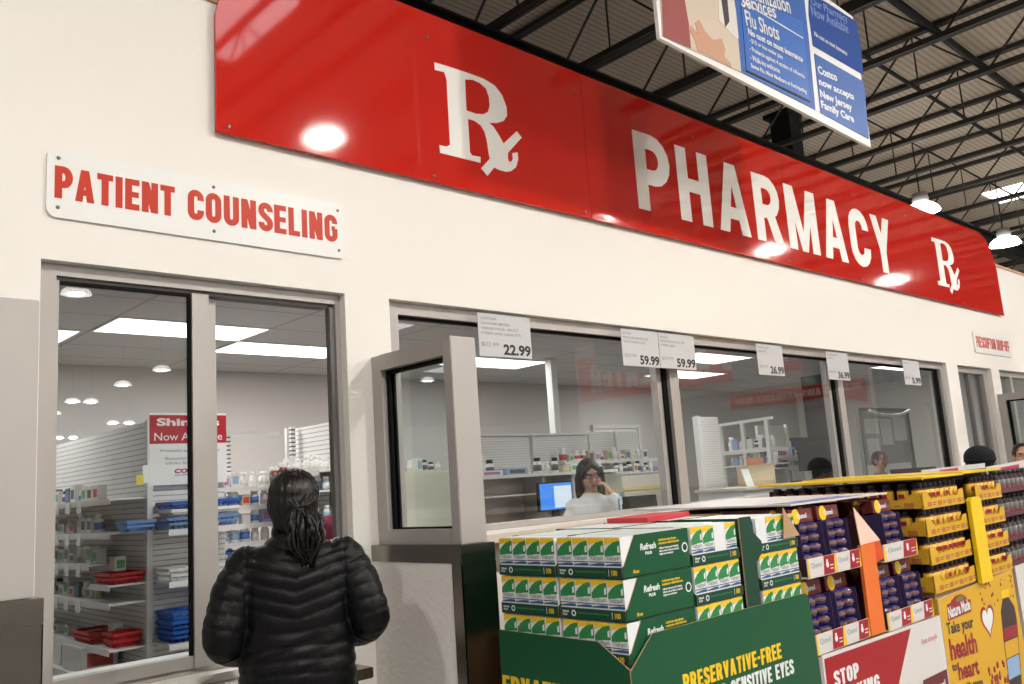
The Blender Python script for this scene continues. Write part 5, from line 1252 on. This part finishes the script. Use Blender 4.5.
def quilt(co, n):
    inside = (abs(co.x)/.186)**2.3+(abs(co.y-.01)/.14)**2.3 < 1.12
    sd = -1 if co.x < 0 else 1; d, s = seg_d(co, ARM[sd]); wr = mn.noise(co*14)*.004+mn.noise(co*38)*.0022
    if not inside or (abs(co.x) > .17 and d < .085):
        e = mn.noise(co*7)*.012; return puff(s+e+.01, .044)*.7+wr
    if co.z > 1.425: return puff(co.z, .03)*.5
    z = co.z
    amp = .26*max(0, min(1, (z-1.10)/.10)) - .05*(1-max(0, min(1, (z-1.10)/.10)))
    v = z - amp*abs(co.x)*(1 if n.y < .35 else .5) + mn.noise(co*5)*.006*(1.5 if z < 1.15 else .6)
    o = puff(v, .042)
    if z < 1.14: o = o*.75 + mn.noise(Vector((co.x*6+co.z*9, co.y*4, co.z*34-co.x*12)))*.006
    d2 = abs(abs(co.x)-.158)                                     # armhole seam
    if z > 1.15 and d2 < .008: o -= .005*(1-d2/.008)
    return o+wr*.6
put(fused(jb, .0062, 2, quilt), 'puffer_jacket', JACKET, wm)
cb_ = MB(); rings(cb_, [(0,.0,1.405,.085,.080),(0,.0,1.425,.080,.078),(0,.003,1.455,.074,.074),(0,.006,1.478,.070,.072),(0,.006,1.482,.062,.064)])
put(fused(cb_, .006, 2, lambda c, n: puff(c.z-.01, .034)*.7), 'jacket_collar', JACKET, wm)
for sd in (-1,1): MB().tube([ARM[sd][4]+Vector((-.012*sd*-1,-.02,0))*0, ARM[sd][4]+(ARM[sd][4]-ARM[sd][3]).normalized()*.012], [.043,.038], 16).build('cuff', JACKET, wm)
# body
HF = Matrix.Rotation(radians(-5), 3, 'Z')
hb_ = MB(); HC = Vector((0,.012,1.538)); head(hb_, HC, HF, .98)
limb(hb_, [(0,-.005,1.40),(0,.0,1.50)], [.056,.052])
for sd in (-1,1):
    dd = (ARM[sd][4]-ARM[sd][3]).normalized(); limb(hb_, [ARM[sd][3], ARM[sd][4]+dd*.05], [.034,.026]); hand(hb_, ARM[sd][4]+dd*.045, dd, (0,-.1,1), -sd, .5)
rings(hb_, [(0,.0,.86,.13,.09),(0,0,1.1,.12,.085),(0,0,1.3,.13,.08),(0,0,1.40,.06,.05)])
put(fused(hb_, .0065, 2), 'body', SKIN2, wm); face(wm, HC, HF, .98)
tr_ = MB(); rings(tr_, [(0,.01,.80,.165,.125),(0,.01,.88,.168,.128),(0,.01,.955,.160,.122)])
for sd in (-1,1): limb(tr_, [(sd*.085,.01,.84),(sd*.088,.02,.48),(sd*.09,.0,.09)], [.090,.064,.052], 18, 6)
put(fused(tr_, .009, 2), 'jeans', JEANS, wm)
for sd in (-1,1): MB().ell((sd*.09,.045,.045), (.047,.13,.046), 18, 12).box(sd*.09-.042, sd*.09+.042, -.06, .155, .001, .02, bev=.008).build('shoe', SHOE, wm)
# hair: cap, gathered tail and loose strands
hh = MB(); e = lambda p, r: hh.ell(HC+HF @ Vector(p), r, 28, 18, 0, HF)
e((0,-.020,.036), (.083,.098,.083)); e((0,-.042,.000), (.083,.078,.085)); e((0,-.058,-.050), (.066,.055,.060))
def hairflow(c, n):
    q_ = c-HC; a = math.atan2(q_.x-.012, -(q_.y+.06)+.02); return .0014*sin(a*60+mn.noise(c*18)*3)+mn.noise(Vector((a*9, c.z*5, 2)))*.006
put(fused(hh, .0055, 2, hairflow), 'hair', HAIR, wm)
random.seed(11); st = MB(); root = HC+Vector((.020,-.112,-.020))
for k in range(90):
    a = random.uniform(0, 2*pi); rr = random.uniform(.2,1)**.6*.040; ox, oy = cos(a)*rr, sin(a)*rr*.6
    L = random.uniform(.10,.20); ph = random.uniform(0,6); am = random.uniform(.003,.009); pts = []; rs = []
    for j in range(10):
        f = j/9; sp = .55+1.0*sin(pi*min(1,f*1.15))**.8
        pts.append(root+Vector((ox*sp+am*sin(ph+f*9)+.022*f, oy*sp-.020*sin(pi*f*.8)+am*cos(ph+f*8), .008-L*f))); rs.append(.0052*(1-.55*f)+.0012)
    st.tube(pts, rs, 6)
for k in range(26):                                              # waves gathered into the tie
    a = random.uniform(-1.25,1.25); p0 = HC+Vector((sin(a)*.082,-.035-.065*cos(a),random.uniform(-.02,.045))); pts = []
    for j in range(8):
        f = j/7; q_ = p0.lerp(root+Vector((0,-.012,0)), f); q_ += (q_-HC).normalized()*.010*sin(pi*f); q_.z += .010*sin(f*pi*2+k)*(1-f); pts.append(q_)
    st.tube(pts, [.0042]*8, 6)
st.build('ponytail', HAIR, wm); wm.children[-1]['label'] = 'long loose black ponytail'
MB().lathe([(.020,-.006),(.024,0),(.020,.006)], n=16).build('hair_tie', BLACK, wm).location = root+Vector((0,-.005,0))

# ---------------- generic figure
def figure(label, loc, rz, top, topname, skin, hairm, pose, H=1.65, hairlen=.0, trousers=NAVYC, hair=True, seated=False, hz=None):
    t = thing('person', label, 'person', loc, rz); k = H/1.65
    hc = Vector(pose.get('head', (0,.03,1.545*k))); F = Matrix.Rotation(radians(pose.get('turn', 0)), 3, 'Z') @ Matrix.Rotation(radians(pose.get('nod', 0)), 3, 'X') @ Matrix.Rotation(radians(pose.get('tilt', 0)), 3, 'Y')
    b = MB(); head(b, hc, F, .98*k); limb(b, [(0,-.01,1.36*k), hc+F @ Vector((0,-.02,-.09))], [.054,.050]); rings(b, [(0,0,.9*k,.13,.09),(0,0,1.30*k,.13,.08),(0,0,1.38*k,.05,.05)])
    for sd in (-1,1):
        A = [Vector(p) for p in pose['arm%d' % sd]]; dd = (A[2]-A[1]).normalized(); limb(b, [A[1], A[2]+dd*.01], [.034,.025]); hand(b, A[2], dd, pose.get('up%d' % sd, (0,-.2,1)), -sd, pose.get('curl%d' % sd, .5))
    put(fused(b, .0075, 2), 'body', skin, t); face(t, hc, F, .98*k)
    c = MB(); rings(c, [(0,.01,.86*k,.165,.125),(0,.01,1.0*k,.160,.125),(0,0,1.12*k,.158,.118),(0,0,1.24*k,.170,.118),(0,0,1.32*k,.165,.108),(0,0,1.375*k,.11,.085),(0,.0,1.41*k,.066,.066)])
    for sd in (-1,1):
        A = [Vector(p) for p in pose['arm%d' % sd]]; c.ell((sd*.135,0,1.325*k), (.068,.07,.055)); limb(c, [A[0], A[1], A[1].lerp(A[2], .86)], [.062,.052,.044])
    put(fused(c, .009, 3, lambda p, n: mn.noise(p*9)*.008), topname, top, t)
    l = MB(); rings(l, [(0,.01,.76*k,.160,.12),(0,.01,.90*k,.158,.118)])
    for sd in (-1,1):
        pts = [(sd*.085,.01,.80*k),(sd*.09,.42,.78*k),(sd*.09,.42,.36*k)] if seated else [(sd*.085,.01,.80*k),(sd*.088,.02,.46*k),(sd*.09,0,.09)]
        limb(l, pts, [.085,.064,.05])
        fy, fz = (.42,.33*k) if seated else (0,.0)
        MB().ell((sd*.09,fy+.045,fz+.045), (.045,.125,.045), 14, 10).build('shoe', SHOE, t)
    put(fused(l, .011, 2), 'trousers', trousers, t)
    if hair:
        h_ = MB(); lathe_hair(h_, hc, F, k)
        if hairlen:
            for sx in (-1,1): limb(h_, [hc+F @ Vector((.050*sx,-.03,.06)), hc+F @ Vector((.080*sx,-.015,-.02)), hc+F @ Vector((.085*sx,-.01,-.11)), hc+F @ Vector((.080*sx,-.0,-.11-hairlen))], [.036,.030,.034,.022])
            limb(h_, [hc+F @ Vector((0,-.06,0)), hc+F @ Vector((0,-.085,-.12)), hc+F @ Vector((0,-.075,-.12-hairlen))], [.07,.06,.04])
            for sx in (-1,1): limb(h_, [hc+F @ Vector((.006*sx,.066,.088)), hc+F @ Vector((.045*sx,.072,.055)), hc+F @ Vector((.070*sx,.045,.0))], [.014,.018,.020])
        put(fused(h_, .0065, 2, lambda p, n: .0022*sin((p.x-hc.x)*420+mn.noise(p*20)*3)), 'hair', hairm, t)
    return t, hc, F
# pharmacist on the telephone (world z: her stool puts the head at 1.6)
ph_loc = Vector((4.98,1.20,.003)); toCam = math.atan2(-(CAMLOC.x-ph_loc.x), (CAMLOC.y-ph_loc.y))
pose = {'head': (0,.045,1.585), 'turn': 16, 'nod': -12, 'tilt': 4,
        'arm1': [(.15,0,1.30),(.25,.12,1.10),(.08,.30,1.20)], 'arm-1': [(-.15,0,1.30),(-.245,.14,1.24),(-.150,.130,1.430)], 'up-1': (-.9,.2,0), 'curl-1': .9}
ph, hc, F = figure('pharmacist in white lab coat with long dark hair and glasses, on the telephone', ph_loc, toCam, COAT, 'lab_coat', SKIN1, HAIRB, pose, H=1.70, hairlen=.13)
# glasses, handset, wristwatch, lanyard badge
gb = MB(); Wp = lambda p: hc+F @ (Vector(p)*.98)
for sx in (-1,1):
    gb.tube([Wp((.032*sx+.024*cos(a), .103, .008+.017*sin(a))) for a in [2*pi*i/14 for i in range(15)]], .0026, 6, caps=False); gb.tube([Wp((.056*sx,.100,.012)), Wp((.078*sx,.02,.010))], .002, 6)
gb.tube([Wp((-.009,.104,.010)), Wp((.009,.104,.010))], .0024, 6); gb.build('glasses', mat('dark_glasses', (.04,.03,.09), .3), ph)
MB().tube([Wp((-.092,.015,.055)), Wp((-.100,.030,.0)), Wp((-.085,.075,-.06))], [.016,.012,.015], 10).build('telephone_handset', BLACK, ph)
A1 = [Vector(p) for p in pose['arm-1']]; MB().tube([A1[1].lerp(A1[2], .84), A1[1].lerp(A1[2], .91)], .031, 14).build('wrist_band', BLACK, ph)
MB().prism([(-.06,.108,1.30),(.0,.135,1.14),(.012,.135,1.14),(-.045,.108,1.31)], (0,.006,0)).build('coat_lapel', GREYC, ph)
MB().box(-.085,-.045,.122,.128,1.14,1.20).build('name_badge', mat('badge_blue', (.25,.50,.62), .4), ph)
st2 = thing('stool', 'dark stool standing right of the pharmacist', 'stool', (5.75,1.25,.003))
MB().lathe([(.17,.50),(.19,.52),(.19,.56),(.0,.57)], n=20).build('seat', BLACK, st2); MB().tube([(0,0,.05),(0,0,.5)], .03, 10).build('post', STEEL, st2)
for i in range(5): MB().tube([(0,0,.06),(.22*cos(i*1.257),.22*sin(i*1.257),.02)], .015, 8).build('leg', BLACK, st2)
# person in maroon behind the wall edge
figure('person in maroon top, shoulder showing right of the woman in the opening', (2.775,1.08,.003), radians(168), MAROON, 'knit_top', SKIN1, HAIRB,
       {'head': (0,.05,1.63), 'arm-1': [(-.16,0,1.39),(-.215,.02,1.12),(-.14,.22,1.08)], 'arm1': [(.16,0,1.39),(.22,.02,1.12),(.14,.22,1.08)]}, H=1.74, hairlen=.05)
# customer in a dark knit cap behind the displays
bc, hc2, F2 = figure('person in black knit cap behind the yellow display', (7.73,-.62,0), radians(20), NAVYC, 'coat', SKIN2, HAIRB,
       {'head': (0,.02,1.485), 'arm-1': [(-.15,0,1.28),(-.22,0,1.03),(-.20,.10,.82)], 'arm1': [(.15,0,1.28),(.22,0,1.03),(.20,.10,.82)]}, H=1.60)
kb = MB(); kb.ell(hc2+Vector((0,-.012,.035)), (.100,.118,.098), 28, 16); kb.tube([hc2+Vector((.098*cos(a),-.012+.116*sin(a),.012)) for a in [2*pi*i/24 for i in range(25)]], .006, 8, caps=False)
put(fused(kb, .006, 1, lambda p, n: .0018*sin(math.atan2(p.x,p.y)*60)), 'knit_cap', mat('black_knit', (.012,.013,.015), .9), bc)
# customer at the right edge, profile to the left
figure('person with brown hair at right edge, face turned left, behind the displays', (8.42,-.72,0), radians(115), GREYC, 'sweater', SKIN1, HAIRB,
       {'head': (0,.03,1.50), 'arm-1': [(-.15,0,1.30),(-.22,0,1.05),(-.20,.12,.84)], 'arm1': [(.15,0,1.30),(.22,0,1.05),(.20,.12,.84)]}, H=1.62)
# pharmacist at the far right pane
figure('pharmacist with dark hair in the last pane beside maroon monitor', (10.95,1.70,.003), radians(160), GREYC, 'smock', SKIN1, HAIRB,
       {'head': (0,.03,1.545), 'arm-1': [(-.15,0,1.30),(-.22,0,1.05),(-.18,.15,1.0)], 'arm1': [(.15,0,1.30),(.22,0,1.05),(.18,.15,1.0)]}, H=1.63)
# ================================================================== LIGHT IN THE PHARMACY, WORLD, VIEW
world = bpy.data.worlds.new('world'); SC.world = world; world.use_nodes = True
bgn = world.node_tree.nodes['Background']; bgn.inputs[0].default_value = (1.0,.95,.89,1); bgn.inputs[1].default_value = .26
SC.view_settings.view_transform = 'Standard'; SC.view_settings.look = 'None'; SC.view_settings.exposure = -0.18; SC.view_settings.gamma = 1.0
SC.view_settings.use_curve_mapping = False
SC.cycles.max_bounces = 8; SC.cycles.transparent_max_bounces = 16
SC.cycles.caustics_reflective = False; SC.cycles.caustics_refractive = False
SC.cycles.sample_clamp_indirect = 4.0
